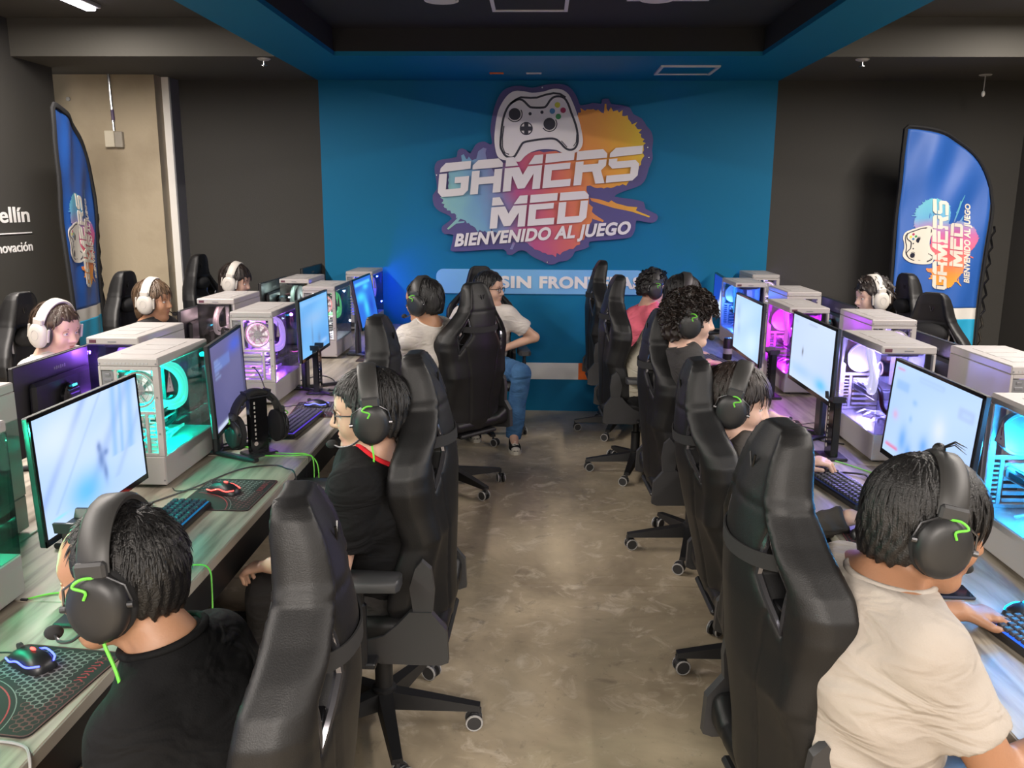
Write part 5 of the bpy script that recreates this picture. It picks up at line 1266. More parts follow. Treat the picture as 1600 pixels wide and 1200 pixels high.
def add_head(F, c, R, s=1.0, ears=True):
    E = lambda p, r, k=.02, sub=False: F.ell(rel(c, R, V3(p) * s), tuple(v * s for v in r), R, k, sub)
    Cn = lambda a, b, ra, rb, k=.015, sub=False: F.cone(rel(c, R, V3(a) * s), rel(c, R, V3(b) * s), ra * s, rb * s, k, sub=sub)
    E((-.012, 0, .030), (.098, .076, .090), .0); E((.032, 0, -.040), (.058, .056, .078), .035); E((.05, 0, .045), (.045, .060, .05), .03)
    for q in (-1, 1):
        Cn((-.005, q * .056, -.052), (.058, q * .020, -.103), .017, .016, .03); E((.062, q * .036, -.028), (.028, .026, .030), .03)
    E((.070, 0, -.100), (.022, .026, .020), .025)
    Cn((.072, -.034, .028), (.072, .034, .028), .016, .016, .02)
    for q in (-1, 1): E((.094, q * .031, .006), (.015, .018, .012), .012, True)
    Cn((.090, 0, .014), (.108, 0, -.026), .0085, .0125, .014)
    for q in (-1, 1): E((.099, q * .0115, -.030), (.0105, .0085, .0085), .008)
    Cn((.089, -.019, -.058), (.089, .019, -.058), .0065, .0065, .008); Cn((.086, -.016, -.070), (.086, .016, -.070), .0075, .0075, .008)
    Cn((.096, -.018, -.0645), (.096, .018, -.0645), .0022, .0022, .003, True)
    if ears:
        for q in (-1, 1): E((-.006, q * .079, -.006), (.020, .010, .033), .006); E((-.002, q * .088, -.004), (.010, .006, .018), .006, True)
HEADR = 1.0
def lock_mesh(mb, pts, r0, n=4):
    rs = [r0 * (1 - .85 * (i / (len(pts) - 1)) ** 1.6) for i in range(len(pts))]; mb.tube(pts, rs, n, cap=False, flat=.55)
def build_hair(par, c, R, st, m, near):
    """cap shaped by the hairline plus locks that follow the fall of the hair; st = style dict"""
    s = 1.0; th = st.get('thick', .014); h = .0050 if near else .009; ext = .135 + st.get('drop', 0)
    F = Field(V3(c) - ext - .02, V3(c) + ext + .02, h)
    nape = st.get('nape', -.070); brow = st.get('brow', .062); rr = st.get('rough', .004); curly = st.get('curly', 0)
    Rf = R.astype(np.float32); cf = V3(c).astype(np.float32)
    def fn(X, Y, Z):
        x0, y0, z0 = X - cf[0], Y - cf[1], Z - cf[2]
        x, y, z = [x0 * Rf[0][i] + y0 * Rf[1][i] + z0 * Rf[2][i] for i in range(3)]
        rx, ry, rz = .098 + th, .077 + th * .9, .091 + th
        zz = z - .030; xx = x + .012
        k0 = np.sqrt((xx / rx) ** 2 + (y / ry) ** 2 + (zz / rz) ** 2) + 1e-6; k1 = np.sqrt((xx / rx ** 2) ** 2 + (y / ry ** 2) ** 2 + (zz / rz ** 2) ** 2) + 1e-6; d = k0 * (k0 - 1) / k1
        # back of the head down to the nape
        rb = (.070 + th, .066 + th * .8, abs(nape) * .75 + .03); xb = x + .030; zb = z - (nape * .45)
        k0 = np.sqrt((xb / rb[0]) ** 2 + (y / rb[1]) ** 2 + (zb / rb[2]) ** 2) + 1e-6; k1 = np.sqrt((xb / rb[0] ** 2) ** 2 + (y / rb[1] ** 2) ** 2 + (zb / rb[2] ** 2) ** 2) + 1e-6
        d2 = k0 * (k0 - 1) / k1; hh = np.maximum(.03 - np.abs(d - d2), 0) / .03; d = np.minimum(d, d2) - hh * hh * .0075
        ph = np.arctan2(y, xx + .03); rad = np.sqrt(xx ** 2 + y ** 2)
        d = d + rr * (np.sin(ph * 23 + 3 * np.sin(zz * 40)) * .6 + np.sin(ph * 41 + zz * 55 + 2) * .4) * np.clip(rad / .06, 0, 1)
        if curly: d = d + curly * (np.sin(x * 190 + 2 * np.sin(z * 90)) + np.sin(y * 210 + 2 * np.sin(x * 80)) + np.sin(z * 180 + 2 * np.sin(y * 95))) * .5
        # hairline: back and crown stay; the face and the ears are clear
        back = nape; ear = st.get('ear', -.020)
        line = np.where(x > .01, ear + (brow - ear) * np.clip((x - .01) / .075, 0, 1) ** .8, ear + (back - ear) * np.clip((.01 - x) / .075, 0, 1))
        line = line + .006 * np.sin(ph * 17 + 1)
        return np.maximum(d, (line - z) * .8)
    F.put(fn, V3(c) - ext, V3(c) + ext, 0)
    ho = link('hair', F.mesh('hair', m), par)
    N = st.get('locks', 260) if near else st.get('locks', 260) // 4
    mb = MB(); g = random.Random(st.get('seed', 1)); L0 = st.get('len', .05); lr = st.get('lr', .0042) * (1 if near else 1.7); cro = V3((-.045, .0, 1.0))
    for i in range(N):
        zc = g.uniform(-.25, 1); az = g.uniform(-PI, PI); rr_ = math.sqrt(max(0, 1 - zc * zc)); d = V3((rr_ * math.cos(az), rr_ * math.sin(az), zc))
        p = V3((-.012, 0, .030)) + d * V3((.098 + th * .85, .077 + th * .8, .091 + th * .85)); 
        line = (-.02 + (brow + .02) * min(1, max(0, (p[0] - .01) / .075))) if p[0] > .01 else (-.02 + (nape + .02) * min(1, (.01 - p[0]) / .075))
        if p[2] < line + st.get('clear', .012): continue
        t = d - cro * .0; away = V3((p[0] + .045, p[1], 0)); away = unit(away) if np.linalg.norm(away) > .01 else V3((1, 0, 0))
        fl = unit(away * st.get('out', .55) + V3((st.get('fwd', 0), st.get('sweep', 0), -(.25 + .75 * (1 - zc)))) + V3((g.gauss(0, .18), g.gauss(0, .18), g.gauss(0, .12))))
        fl = unit(fl - d * (fl @ d) * .9); L = L0 * g.uniform(.7, 1.25) * (1 if p[2] > .01 else .55) * (1 if p[0] < .055 else st.get('front', .7)); pts = []; q = p.copy(); lift = st.get('lift', .15)
        if curly: ax = g.uniform(0, 6.28)
        for k in range(6):
            e = q + d * lift * L * (k / 5) * .6
            if curly: e = e + V3((math.cos(ax + k * 1.7), math.sin(ax + k * 1.7), math.cos(ax + k * 1.7 + 1))) * .010
            pts.append(rel(c, R, e)); q = q + fl * L / 5
            dd = unit((q - V3((-.012, 0, .030))) / V3((.098, .077, .091))); sur = V3((-.012, 0, .030)) + dd * V3((.098 + th, .077 + th, .091 + th))
            if q[2] > -.02: q = q * .35 + sur * .65
            fl = unit(fl * .8 + V3((0, 0, -.35)))
        lock_mesh(mb, pts, lr, 4 if near else 3)
    for (root, tip, r_, bend) in st.get('tufts', []):
        a, b = V3(root), V3(tip); mid = (a + b) / 2 + V3(bend); lock_mesh(mb, [rel(c, R, p) for p in (a, a * .5 + mid * .5, mid, mid * .5 + b * .5, b)], r_, 6)
    for cc, rad in st.get('buns', []): mb.ball(rel(c, R, cc), rad, 12, 8)
    if mb.v: mb.obj('hair_locks', m, ho, 60)
    return ho
HL = {}
def headset(label, M, R_, c, cup, band, accent, mic=0, hang=None, near=True, grp='gaming headsets worn by the players'):
    """M = person's world matrix; c, R_ = head centre and axes in that frame; mic = +1 left / -1 right side"""
    r = thing('headset', label, 'headset', (0, 0, 0), 0, grp)
    T = M @ Matrix.Translation(Vector(c)) @ Matrix(R_.tolist()).to_4x4(); r.matrix_world = T
    return build_headset(r, cup, band, accent, mic, hang)
def build_headset(r, cup, band, accent, mic, hang=None, cw=.088, bt=.140):
    ar = lambda rad, zc, w_: [(-.006, rad * math.cos(t), zc + (bt - zc) * math.sin(t)) for t in np.linspace(.20, PI - .20, 22)]
    a = ar(cw + .012, .02, 0); m = MB(); secs = []
    for (x, y, z) in a:
        n = unit((0, y / (cw + .012), (z - .02) / (bt - .02))); o = [( .025, -.004), (.028, .004), (.020, .010), (-.020, .010), (-.028, .004), (-.025, -.004)]
        secs.append([(x + dx, y + n[1] * h, z + n[2] * h) for dx, h in o])
    m.loft(secs); b = m.obj('headband', band, r, 50)
    m = MB(); secs = []
    for (x, y, z) in a[4:-4]:
        n = unit((0, y / (cw + .012), (z - .02) / (bt - .02))); secs.append([(x + dx, y + n[1] * h, z + n[2] * h) for dx, h in ((.019, -.004), (-.019, -.004), (-.016, -.013), (.016, -.013))])
    m.loft(secs); m.obj('band_pad', M_fabricblk, b, 50)
    for q in (-1, 1):
        y = q * cw; E = MB().box((-.006, q * (cw + .020), .052), (.054, .016, .030), .005); E.obj('band_end', cup if cup is M_headwhite else M_greypl, b)
        pd = MB(); n = 24; prof = [(-.004, .90), (0, 1.0), (.012, 1.0), (.018, .92)]; secs = []
        for (dy, k) in prof: secs.append([(-.004 + .056 * k * math.cos(t), y + q * (dy - .012), -.014 + .066 * k * math.sin(t)) for t in np.linspace(0, 2 * PI, n, endpoint=False)])
        pd.loft(secs); pd.obj('ear_cushion', M_fabricblk if cup is not M_headwhite else M_greypl, r, 50)
        cu = MB(); prof = [(.006, .93), (.010, 1.0), (.022, .97), (.031, .84), (.036, .62), (.0375, .30)]; secs = []
        for (dy, k) in prof: secs.append([(-.004 + .053 * k * math.cos(t), y + q * dy, -.014 + .063 * k * math.sin(t)) for t in np.linspace(0, 2 * PI, n, endpoint=False)])
        cu.loft(secs); co = cu.obj('ear_cup', cup, r, 50)
        if accent is not None:
            for s_ in (-1, 1): yk = MB(); yk.tube([(-.006 + s_ * .024, q * (cw + .020), .040), (-.004 + s_ * .052, q * (cw + .016), .022), (-.004 + s_ * .058, q * (cw + .012), -.010)], .0024, 6); yk.cyl((-.004 + s_ * .052, y + q * .016, -.012), (-.004 + s_ * .062, y + q * .016, -.012), .006, 10); yk.obj('yoke_wire', M_wire, r)
            if accent is M_green: MB().tube(catmull([(-.018, q * (cw + .022), .040), (.004, q * (cw + .034), .044), (.018, q * (cw + .040), .034), (-.002, q * (cw + .040), .024), (.004, q * (cw + .038), .010)], 5), .0026, 6).obj('green_loop', M_green, r)
        else:
            yk = MB()
            for s_ in (-1, 1): yk.box((-.004 + s_ * .057, q * (cw + .014), -.004), (.008, .014, .064), .003)
            yk.box((-.006, q * (cw + .022), .040), (.040, .010, .016), .003); yk.obj('yoke', cup, r)
            MB().tube([(-.004 + .020 * math.cos(t), q * (cw + .0372), -.012 + .024 * math.sin(t)) for t in np.linspace(0, 2 * PI, 20)[:-1]], .0014, 5, closed=True).obj('cup_ring', M_lightgrey, co)
    if mic:
        q = mic; bm = MB(); bm.tube(catmull([(.018, q * (cw + .012), -.045), (.055, q * (cw + .004), -.072), (.090, q * .072, -.082), (.112, q * .048, -.078)], 6), .0032, 7); bo = bm.obj('microphone_boom', M_wire if accent is M_green else M_blackpl, r); MB().ball((.117, q * .042, -.077), (.017, .013, .013), 14, 10).obj('microphone_foam', M_fabricblk, bo)
        st = MB(); st.cyl((.002, q * (cw + .012), -.058), (.002, q * (cw + .012), -.078), .006, 10); st.obj('cable_plug', M_blackpl, r)
    if hang: MB().tube(catmull(hang, 6), .0030, 6).obj('cable', M_green, r)
    return r

def person(name, lab, hub, fdir, headw, hy, hp, cl, hair, skin, near=2, hands=None, legs=None, sleeve='short', pants='black', shoes=True, lean=None, glasses=False, hs=None, roll=0, shoulder=.165, knees=None, seat=0.0, build=1.0, sh_dx=.012, pelvis=None, drop=0.0):
    """near: 2 close, 1 middle, 0 far.  hands: {'L': (x,y,z, curl), 'R': ...} wrists in the local frame"""
    ang = math.atan2(fdir[1], fdir[0]); M = Matrix.Translation((hub[0], hub[1], 0)) @ Matrix.Rotation(ang, 4, 'Z'); Mi = M.inverted()
    c = V3((Mi @ Vector(headw))[:]); R = head_frame(hy, hp, roll); g = build
    h = {2: .0062, 1: .008, 0: .011}[near]
    nb = rel(c, R, (-.030, 0, -.135)) + V3((sh_dx, 0, 0)); nb[2] = min(nb[2], c[2] - .125); sm = nb + V3((-.008 + sh_dx, 0, -.045 - drop))
    pel = V3(pelvis) if pelvis else V3((-.07, nb[1] * .35, .575 + seat))
    sp = [pel, pel * .62 + sm * .38 + V3((-.015, 0, 0)), pel * .28 + sm * .72 + V3((-.012, 0, 0)), sm]
    tors = [(.165 * g, .118 * g), (.158 * g, .115 * g), (.166 * g, .114 * g), (.135 * g, .072 * g)]
    sideax = V3((0, 1, 0)); fwd = V3((1, 0, 0))
    SH = {q: sm + V3((.005, q * shoulder, -.012)) for q in (-1, 1)}
    HD = hands or {}
    wr = {}; el = {}
    for q, key in ((1, 'L'), (-1, 'R')):
        t = HD.get(key, (.33, q * .17, .70, .5)); e, w_ = ik(SH[q], t[:3], .275, .245, t[4] if len(t) > 4 else (-.35, q * .55, -1)); el[q], wr[q] = e, w_
    lo = np.minimum.reduce([c - .16, wr[1] - .12, wr[-1] - .12, pel - .25, el[1] - .1, el[-1] - .1, SH[-1] - .12]); hi = np.maximum.reduce([c + .16, wr[1] + .2, wr[-1] + .2, pel + .25, el[1] + .1, el[-1] + .1, SH[1] + .12]); lo[2] = .03; hi[0] = max(hi[0], .62)
    hip = {q: pel + V3((.01, q * .085, -.045)) for q in (-1, 1)}
    kn = {q: V3(knees[q]) if knees else V3((.33, q * .13, .535 + seat)) for q in (-1, 1)}
    an = {q: V3(legs[q]) if legs else V3((.34 + .03 * q, q * .13, .095)) for q in (-1, 1)}
    for q in (-1, 1): lo = np.minimum(lo, np.minimum(kn[q], an[q]) - .11); hi = np.maximum(hi, np.maximum(kn[q], an[q]) + .11)
    lo[2] = .03
    fz = [(c[2] - .15, c[2] + .15, h * .72)] if near else []
    F = Field(lo, hi, (h, h, h), [[], [], fz] if fz else None)
    add_head(F, c, R, 1.0, hs is None)
    F.cone(rel(c, R, (-.022, 0, -.055)), nb + V3((0, 0, .0)), .050, .056, .03)
    for i in range(3): F.flat(sp[i], sp[i + 1], tors[i], tors[i + 1], sideax, .04)
    F.cone(nb + V3((-.01, 0, -.005)), sm, .058, .06, .04)
    for q in (-1, 1):
        F.cone(sm + V3((-.005, q * .05, .012)), SH[q], .050, .050, .05); F.cone(SH[q], el[q], .048 * g, .038 * g, .02); F.cone(el[q], wr[q], .038 * g, .025, .015)
        d = wr[q] - el[q]; fd = unit(unit(d) * .8 + V3((.5, 0, -.25))) ; fd[2] = max(fd[2], -.30) if len(HD) else fd[2]
        cur = HD.get('L' if q > 0 else 'R', (0, 0, 0, .5))[3]
        add_hand(F, wr[q], fd, (0, 1, 0), -q, cur, .95)
        F.cone(hip[q], kn[q], .080, .052, .03); F.cone(kn[q], an[q], .050, .036, .02); F.cone(an[q], an[q] + V3((.10, 0, -.045)), .036, .028, .02)
    body = link('person', F.mesh('person', SKIN[skin]), None); body.matrix_world = M; tag(body, lab, 'person')
    # shirt
    sc, smat = cl; hh = {2: .0075, 1: .010, 0: .013}[near]
    G = Field(np.minimum(lo, lo), V3((hi[0], hi[1], nb[2] + .06)), hh); wv = .0022 if near else 0
    for i in range(3): G.flat(sp[i], sp[i + 1], (tors[i][0] + .020, tors[i][1] + .020), (tors[i + 1][0] + .020, tors[i + 1][1] + .020), sideax, .05, wob=wv)
    G.cone(nb + V3((-.012, 0, -.015)), sm, .072, .084, .04)
    for q in (-1, 1):
        G.cone(sm + V3((-.005, q * .05, .010)), SH[q], .066, .066, .05)
        if sleeve == 'long':
            G.cone(SH[q], el[q], .062, .052, .03, wob=(.002, 3, q)); G.cone(el[q], wr[q], .052, .040, .02, cutend=.93, wob=(.003, 4, 1 + q)); G.cone(el[q] + (wr[q] - el[q]) * .80, wr[q] + (wr[q] - el[q]) * .0, .042, .041, .004, cutend=.72)
        else: G.cone(SH[q], SH[q] + (el[q] - SH[q]) * .78, .066, .070, .035, cutend=.84, wob=(.0025, 2, q))
    nd = unit(rel(c, R, (-.03, 0, -.08)) - sm + V3((-.02, 0, 0))); pc = nb + nd * .008
    def neckcut(X, Y, Z):
        d = (X - pc[0]) * nd[0] + (Y - pc[1]) * nd[1] + (Z - pc[2]) * nd[2]; return -d + 0 * X
    G.plane(pc + nd * .012, nd)
    G.plane((0, 0, .52 + seat), (0, 0, -1))
    sh = link(sc, G.mesh(sc, smat), body)
    # collar ring
    fr = unit(V3((1, 0, 0)) - nd * nd[0]); sd = np.cross(nd, fr); ring = []
    for t in np.linspace(0, 2 * PI, 41)[:-1]:
        dr = fr * math.cos(t) + sd * math.sin(t); rr_ = .055
        while rr_ < .088:
            p = pc - nd * .010 + dr * rr_; ii = tuple(min(max(int(np.searchsorted(G.ax[k_], p[k_])), 0), len(G.ax[k_]) - 1) for k_ in range(3))
            if G.D[ii] > -.004: break
            rr_ += .003
        ring.append((dr, rr_))
    rad = [r_[1] for r_ in ring]; rad = [sum(rad[(i + k_) % 40] for k_ in range(-6, 7)) / 13 for i in range(40)]; ring = [pc + nd * .010 + ring[i][0] * (rad[i] - .003) for i in range(40)]
    colm = hs.get('collar', smat) if isinstance(hs, dict) else smat
    MB().tube(ring, .0115 if colm is not smat else .0075, 8, closed=True, flat=1.0).obj('collar', colm, sh, 60)
    # trousers and shoes
    P = Field(np.array([lo[0], lo[1], .06]), np.array([hi[0], hi[1], .70 + seat]), {2: .011, 1: .011, 0: .015}[near]); pm = cloth(*PANTS[pants]); short = pants == 'floral'
    P.flat(pel + V3((0, 0, -.03)), pel + V3((.02, 0, -.075)), (.182, .135), (.17, .12), sideax, .03)
    for q in (-1, 1):
        P.cone(hip[q], kn[q], .098, .072 if not short else .092, .04, wob=(.004, 3, q), cutend=.95 if short else None)
        if not short: P.cone(kn[q], an[q] + V3((0, 0, -.04)), .070, .058, .02, wob=(.004, 4, q), cutend=.98)
    link('trousers' if not short else 'shorts', P.mesh('trousers', pm), body)
    if shoes:
        for q in (-1, 1):
            b = an[q]; so = MB(); dv = (an[q] - kn[q]); a2 = math.atan2(-0, 1); secs = []
            for (x, w_, z0, z1) in ((-.045, .020, .022, .075), (-.035, .032, .020, .10), (.0, .036, .020, .112), (.05, .036, .020, .085), (.10, .044, .020, .066), (.15, .042, .020, .056), (.185, .030, .020, .046), (.20, .014, .022, .036)):
                secs.append([(b[0] + x, b[1] + w_ * math.cos(t), z0 + (z1 - z0) * max(0, math.sin(t)) ** .8) for t in np.linspace(0, PI, 11)] + [(b[0] + x, b[1] - w_ * .9, z0 - .002), (b[0] + x, b[1] + w_ * .9, z0 - .002)])
            so.loft(secs); sho = so.obj('shoe', cloth('shoe black', (.014, .013, .014)), body, 60)
            sl = MB(); ol = []
            for (x, w_) in ((-.05, .022), (-.03, .036), (.05, .040), (.10, .048), (.15, .046), (.19, .032), (.206, .014)): ol.append((x, w_))
            poly = [(b[0] + x, b[1] + w_) for x, w_ in ol] + [(b[0] + x, b[1] - w_) for x, w_ in ol[::-1]]
            sl.prism(poly, 0.0, .026, lambda a, d, e: (a, e, .026 - d)); sl.obj('sole', mat('rubber sole', (.62, .58, .50), .6), sho)
            if near >= 1 and pants == 'jeans':
                MB().ball((b[0] + .178, b[1], .034), (.024, .033, .019), 14, 8).obj('toe_cap', mat('rubber sole', (.62, .58, .50), .6), sho)
                lc = MB()
                for k in range(5): xx = .045 + k * .022; zz = .094 - k * .0065; lc.tube([(b[0] + xx, b[1] - .024, zz - .012), (b[0] + xx + .010, b[1], zz), (b[0] + xx, b[1] + .024, zz - .012)], .0026, 5); lc.tube([(b[0] + xx, b[1] + .02, zz - .008), (b[0] + xx + .02, b[1] - .02, zz - .012)], .0024, 5)
                lc.obj('laces', mat('cream laces', (.72, .68, .60), .7), sho)
    # eyes, brows, lips
    for q in (-1, 1):
        e = rel(c, R, (.0790, q * .031, .005)); eb = MB().ball(e, .0118, 14, 10); n0 = len(eb.f); eb.ball(rel(c, R, (.0872, q * .031, .005)), (.0042, .0055, .0055), 10, 6, Matrix(R.tolist()))
        me = eb.mesh('eye', [M_eye, M_iris]); 
        for i, pl_ in enumerate(me.polygons): pl_.material_index = 1 if i >= n0 else 0
        link('eye', me, body)
        lm = MB(); lm.tube([rel(c, R, (.0855, q * .018, .0105)), rel(c, R, (.0915, q * .030, .0150)), rel(c, R, (.083, q * .044, .0085))], .0036, 6); lm.obj('eyelid', SKIN[skin], body, 60)
        bw = MB(); bw.tube([rel(c, R, (.0925, q * .014, .025)), rel(c, R, (.0925, q * .030, .031)), rel(c, R, (.078, q * .050, .025))], [.0036, .0044, .002], 6, flat=.7); bw.obj('eyebrow', hair[1], body)
    lp = MB(); lp.tube([rel(c, R, (.084, .021, -.0640)), rel(c, R, (.0930, .010, -.0590)), rel(c, R, (.0945, 0, -.0605)), rel(c, R, (.0930, -.010, -.0590)), rel(c, R, (.084, -.021, -.0640))], [.002, .0042, .0042, .0042, .002], 6); lp.tube([rel(c, R, (.083, .019, -.066)), rel(c, R, (.0905, .009, -.0705)), rel(c, R, (.092, 0, -.0712)), rel(c, R, (.0905, -.009, -.0705)), rel(c, R, (.083, -.019, -.066))], [.002, .0048, .0052, .0048, .002], 6)
    lp.obj('lips', M_lip, body, 60)
    build_hair(body, c, R, hair[0], hair[1], near == 2)
    if glasses:
        gr = thing('eyeglasses', glasses, 'glasses'); gr.matrix_world = M @ Matrix.Translation(Vector(c)) @ Matrix(R.tolist()).to_4x4()
        fm_ = MB()
        for q in (-1, 1):
            fm_.tube([(.104 - .012 * abs(.8 * math.cos(t) * .5), q * .034 + .024 * math.cos(t), .003 + .019 * math.sin(t)) for t in np.linspace(0, 2 * PI, 21)[:-1]], .0021, 6, closed=True)
        fm_.tube([(.103, -.011, .008), (.108, 0, .011), (.103, .011, .008)], .002, 6); fm_.obj('frame', M_blackpl, gr)
        for q in (-1, 1):
            MB().tube([(.098, q * .057, .010), (.06, q * .077, .010), (-.005, q * .080, .008)], .0022, 6).obj('temple_arm', M_blackpl, gr)
            MB().prism([(q * .034 + .023 * math.cos(t), .003 + .018 * math.sin(t)) for t in np.linspace(0, 2 * PI, 21)[:-1]], .1005, .1015, lambda a, d, b: (d, a, b)).obj('lens', glass_mat('spectacle lens', (.97, .98, .99), .08), gr)
    if isinstance(hs, dict): headset(hs['label'], M, R, c, hs['cup'], hs['band'], hs['accent'], hs.get('mic', 0), hs.get('hang'))
    return body, M, c, R, sh
PANTS = {'black': ('black trousers', (.013, .013, .014)), 'grey': ('dark grey trousers', (.040, .038, .038)), 'jeans': ('blue jeans', (.060, .150, .300), (.035, .095, .21)), 'floral': ('floral shorts', (.45, .40, .30), (.22, .06, .06)), 'navy': ('navy trousers', (.015, .02, .04))}
H_black = hair_mat('black', (.0062, .0056, .0056)); H_dark = hair_mat('dark brown', (.014, .0085, .0065)); H_brown = hair_mat('brown', (.040, .023, .014)); H_light = hair_mat('light brown', (.085, .052, .030))
CUPB = mat('matt black headset', (.018, .018, .019), .42); BANDB = mat('headset band grain', (.030, .029, .028), .45)
def HSB(lab, **k): return dict(label=lab, cup=CUPB, band=BANDB, accent=M_green, **k)
def HSW(lab, **k): return dict(label=lab, cup=M_headwhite, band=M_headwhite, accent=None, **k)
ST_short = dict(thick=.009, nape=-.066, brow=.068, rough=.003, locks=1100, len=.022, lr=.0022, lift=.5, out=.4, seed=3, clear=.045)
ST_fringe = dict(thick=.018, nape=-.078, brow=.067, rough=.004, locks=620, len=.042, lr=.0036, lift=.25, fwd=.10, seed=5)
ST_bowl = dict(front=1.1, thick=.022, nape=-.085, brow=.040, ear=-.035, rough=.004, locks=760, len=.060, lr=.0042, lift=.06, fwd=.15, drop=.02, seed=8, buns=[((-.015, .012, .150), .013)], tufts=[((-.015, .012, .150), (.022, -.020, .168), .004, (0, 0, .014)), ((-.015, .012, .150), (.020, -.03, .156), .003, (0, 0, .014)), ((-.015, .012, .150), (.03, .0, .160), .003, (0, 0, .014))])
ST_shag = dict(front=1.0, thick=.020, nape=-.115, brow=.052, ear=-.03, rough=.005, locks=620, len=.060, lr=.0042, lift=.15, fwd=.12, drop=.03, seed=9)
ST_curl = dict(thick=.034, nape=-.105, brow=.045, ear=-.06, rough=.003, curly=.006, locks=520, len=.055, lr=.0058, lift=.35, drop=.03, seed=12)
ST_curlS = dict(thick=.022, nape=-.060, brow=.055, rough=.003, curly=.005, locks=260, len=.035, lr=.006, lift=.5, seed=13)
white_t = cloth('cream white', (.60, .555, .51)); cream_t = cloth('cream', (.42, .375, .33)); black_t = cloth('black', (.0055, .0055, .006)); grey_t = cloth('warm dark grey', (.060, .054, .050)); char_t = cloth('charcoal', (.045, .043, .043)); pink_t = cloth('salmon pink', (.78, .16, .22)); beige_t = cloth('beige', (.46, .42, .34))

P1 = person('P1', 'boy in black t-shirt nearest the camera on the left, seen from behind', (-.60, 1.38), (-1, .05), (-.735, 1.40, 1.094), 4, 6, ('black_shirt', black_t), (ST_short, H_black), 'tan', 2, hands={'L': (.22, .08, .64, .6), 'R': (.24, -.12, .63, .5)}, pants='grey', sh_dx=-.018, drop=.03, shoulder=.152, hs=HSB('black headset with green loops on the boy nearest the camera at left', mic=1, hang=[(.0, .100, -.075), (-.02, .11, -.16), (.0, .125, -.26), (.04, .13, -.38)]), roll=2)
P2 = person('P2', 'boy with glasses in a black t-shirt with red collar', (-.51, 2.62), (-1, .02), (-.512, 2.505, 1.128), 13, 4, ('black_shirt', black_t), (ST_fringe, H_black), 'light', 2, hands={'L': (.29, .21, .665, .7, (-.1, .3, -1)), 'R': (.25, -.02, .68, .8)}, sh_dx=.03, pelvis=(0, .04, .57), pants='grey', glasses='thin black framed glasses of the boy with the red collar', hs=HSB('black headset with microphone on the boy with glasses', mic=1, collar=cloth('red collar', (.62, .02, .03)), hang=[(.0, .100, -.075), (.0, .105, -.13), (.03, .09, -.20), (.06, .08, -.25)]))
P3 = person('P3', 'boy in white t-shirt at the far left desk, facing away', (-.53, 5.12), (-.86, .50), (-.672, 4.95, 1.188), 8, 6, ('white_shirt', white_t), (ST_fringe, H_black), 'tan', 1, hands={'L': (.38, .12, .79, .5), 'R': (.40, -.12, .79, .5)}, sh_dx=.02, pelvis=(.02, .03, .575), hs=HSB('black headset on the white shirt boy at the far left', mic=1))
P4 = person('P4', 'boy in jeans and white t-shirt facing the camera by the blue wall, glasses', (-.43, 6.38), (.12, -1), (-.372, 6.30, 1.130), 62, 3, ('white_shirt', white_t), (ST_fringe, H_black), 'light', 1, hands={'L': (.10, .16, .69, .5, (-.2, 1, -.6)), 'R': (.16, -.12, .70, .5)}, pants='jeans', glasses='dark framed glasses of the boy in jeans', knees={1: (.36, .26, .55), -1: (.36, -.10, .54)}, legs={1: (.36, .21, .10), -1: (.02, -.06, .10)})
P5 = person('P5', 'boy in white t-shirt nearest the camera on the right', (.70, 1.80), (.985, .17), (.772, 1.635, 1.128), -14, 12, ('white_shirt', cream_t), (ST_bowl, H_black), 'brown', 2, hands={'L': (.335, .085, .795, .35, (-.3, .6, -.8)), 'R': (.33, -.36, .79, .4, (-.2, -.25, -1))}, pelvis=(-.02, -.11, .565), sh_dx=-.006, build=1.1, pants='floral', hs=HSB('black headset with green loops on the white shirt boy at right', mic=1), shoulder=.155, roll=-4)
P6 = person('P6', 'boy in grey long sleeved top, brown shaggy hair', (.86, 3.0), (1, .02), (.695, 2.955, 1.070), -20, 12, ('grey_top', grey_t), (ST_shag, H_dark), 'pale', 2, hands={'L': (.12, .13, .80, .4), 'R': (.10, -.45, .80, .3)}, sh_dx=.035, pelvis=(-.03, -.02, .55), sleeve='long', hs=HSB('black headset on the boy in the grey long sleeved top', mic=1))
P7 = person('P7', 'curly haired boy in dark grey t-shirt, right aisle row', (.79, 4.2), (1, .04), (.718, 4.10, 1.206), -8, 6, ('grey_shirt', char_t), (ST_curl, H_dark), 'pale', 2, hands={'L': (.24, .14, .80, .4), 'R': (.26, -.36, .80, .3)}, hs=HSB('black headset on the curly haired boy', mic=1))
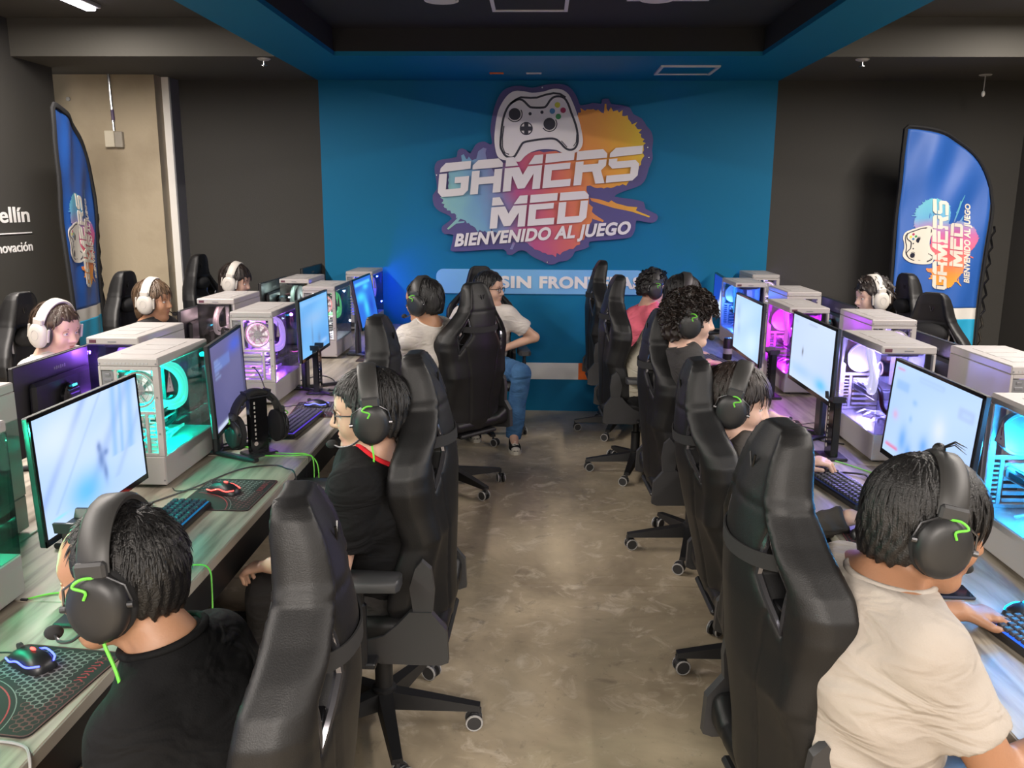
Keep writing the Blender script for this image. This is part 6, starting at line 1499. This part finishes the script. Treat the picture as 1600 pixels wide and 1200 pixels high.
P8 = person('P8', 'player in beige shirt hidden behind the curly haired boy', (.68, 5.52), (1, .05), (.885, 5.32, 1.192), 0, 8, ('beige_shirt', beige_t), (ST_fringe, H_black), 'light', 0, hands={'L': (.36, .12, .79, .5), 'R': (.34, -.33, .80, .7)}, hs=HSB('black headset on the player in beige'))
P9 = person('P9', 'boy in salmon pink t-shirt at the far right end', (.66, 6.56), (1, .03), (.840, 6.40, 1.140), 4, 4, ('pink_shirt', pink_t), (ST_curlS, H_black), 'light', 1, hands={'L': (.40, .12, .79, .5), 'R': (.40, -.15, .79, .5)}, hs=HSB('black headset on the boy in pink'))
O1 = person('O1', 'boy in white t-shirt with white headset, nearest in the outer left row', (-2.40, 4.2), (1, -.05), (-2.31, 4.00, 1.142), -12, 12, ('white_shirt', white_t), (ST_fringe, H_brown), 'pale', 1, hs=HSW('white headset on the nearest boy of the outer left row'))
O2 = person('O2', 'boy with light brown hair and white headset before the concrete pier', (-2.53, 5.56), (1, -.1), (-2.42, 5.30, 1.135), 2, 4, ('grey_shirt', char_t), (ST_shag, H_light), 'tan', 1, hs=HSW('white headset on the light haired boy before the pier', mic=1))
O3 = person('O3', 'dark haired player with white headset, last of the outer left row', (-2.45, 6.62), (1, -.08), (-2.25, 6.30, 1.168), 0, 12, ('black_shirt', black_t), (ST_shag, H_dark), 'light', 0, hs=HSW('white headset on the last player of the outer left row'))
RO = person('RO', 'curly haired boy with white headset in the outer right row', (2.30, 5.93), (-1, -.1), (2.15, 5.62, 1.165), 2, 6, ('black_shirt', black_t), (ST_curlS, H_dark), 'pale', 1, hs=HSW('white headset on the curly boy of the outer right row'))

# spare headset hung on its stand
r = thing('headset', 'spare black headset hanging on its stand, left aisle', 'headset', (0, 0, 0), 0, 'gaming headsets worn by the players')
r.matrix_world = Matrix.Translation((-1.125, 3.30, .868)) @ Matrix.Rotation(-.75, 4, 'Z')
build_headset(r, CUPB, BANDB, M_green, 0)
# red badge on the black shirt of the boy with glasses
b = MB(); c_ = P2[2]; 
b.lathe([(.016, 0), (.016, .002), (.010, .003)], 18, Matrix.Translation((c_[0] + .085, .12, .855)) @ Matrix.Rotation(PI / 2, 4, 'Y')); b.obj('red_badge', mat('badge red', (.50, .02, .03), .5), P2[4])
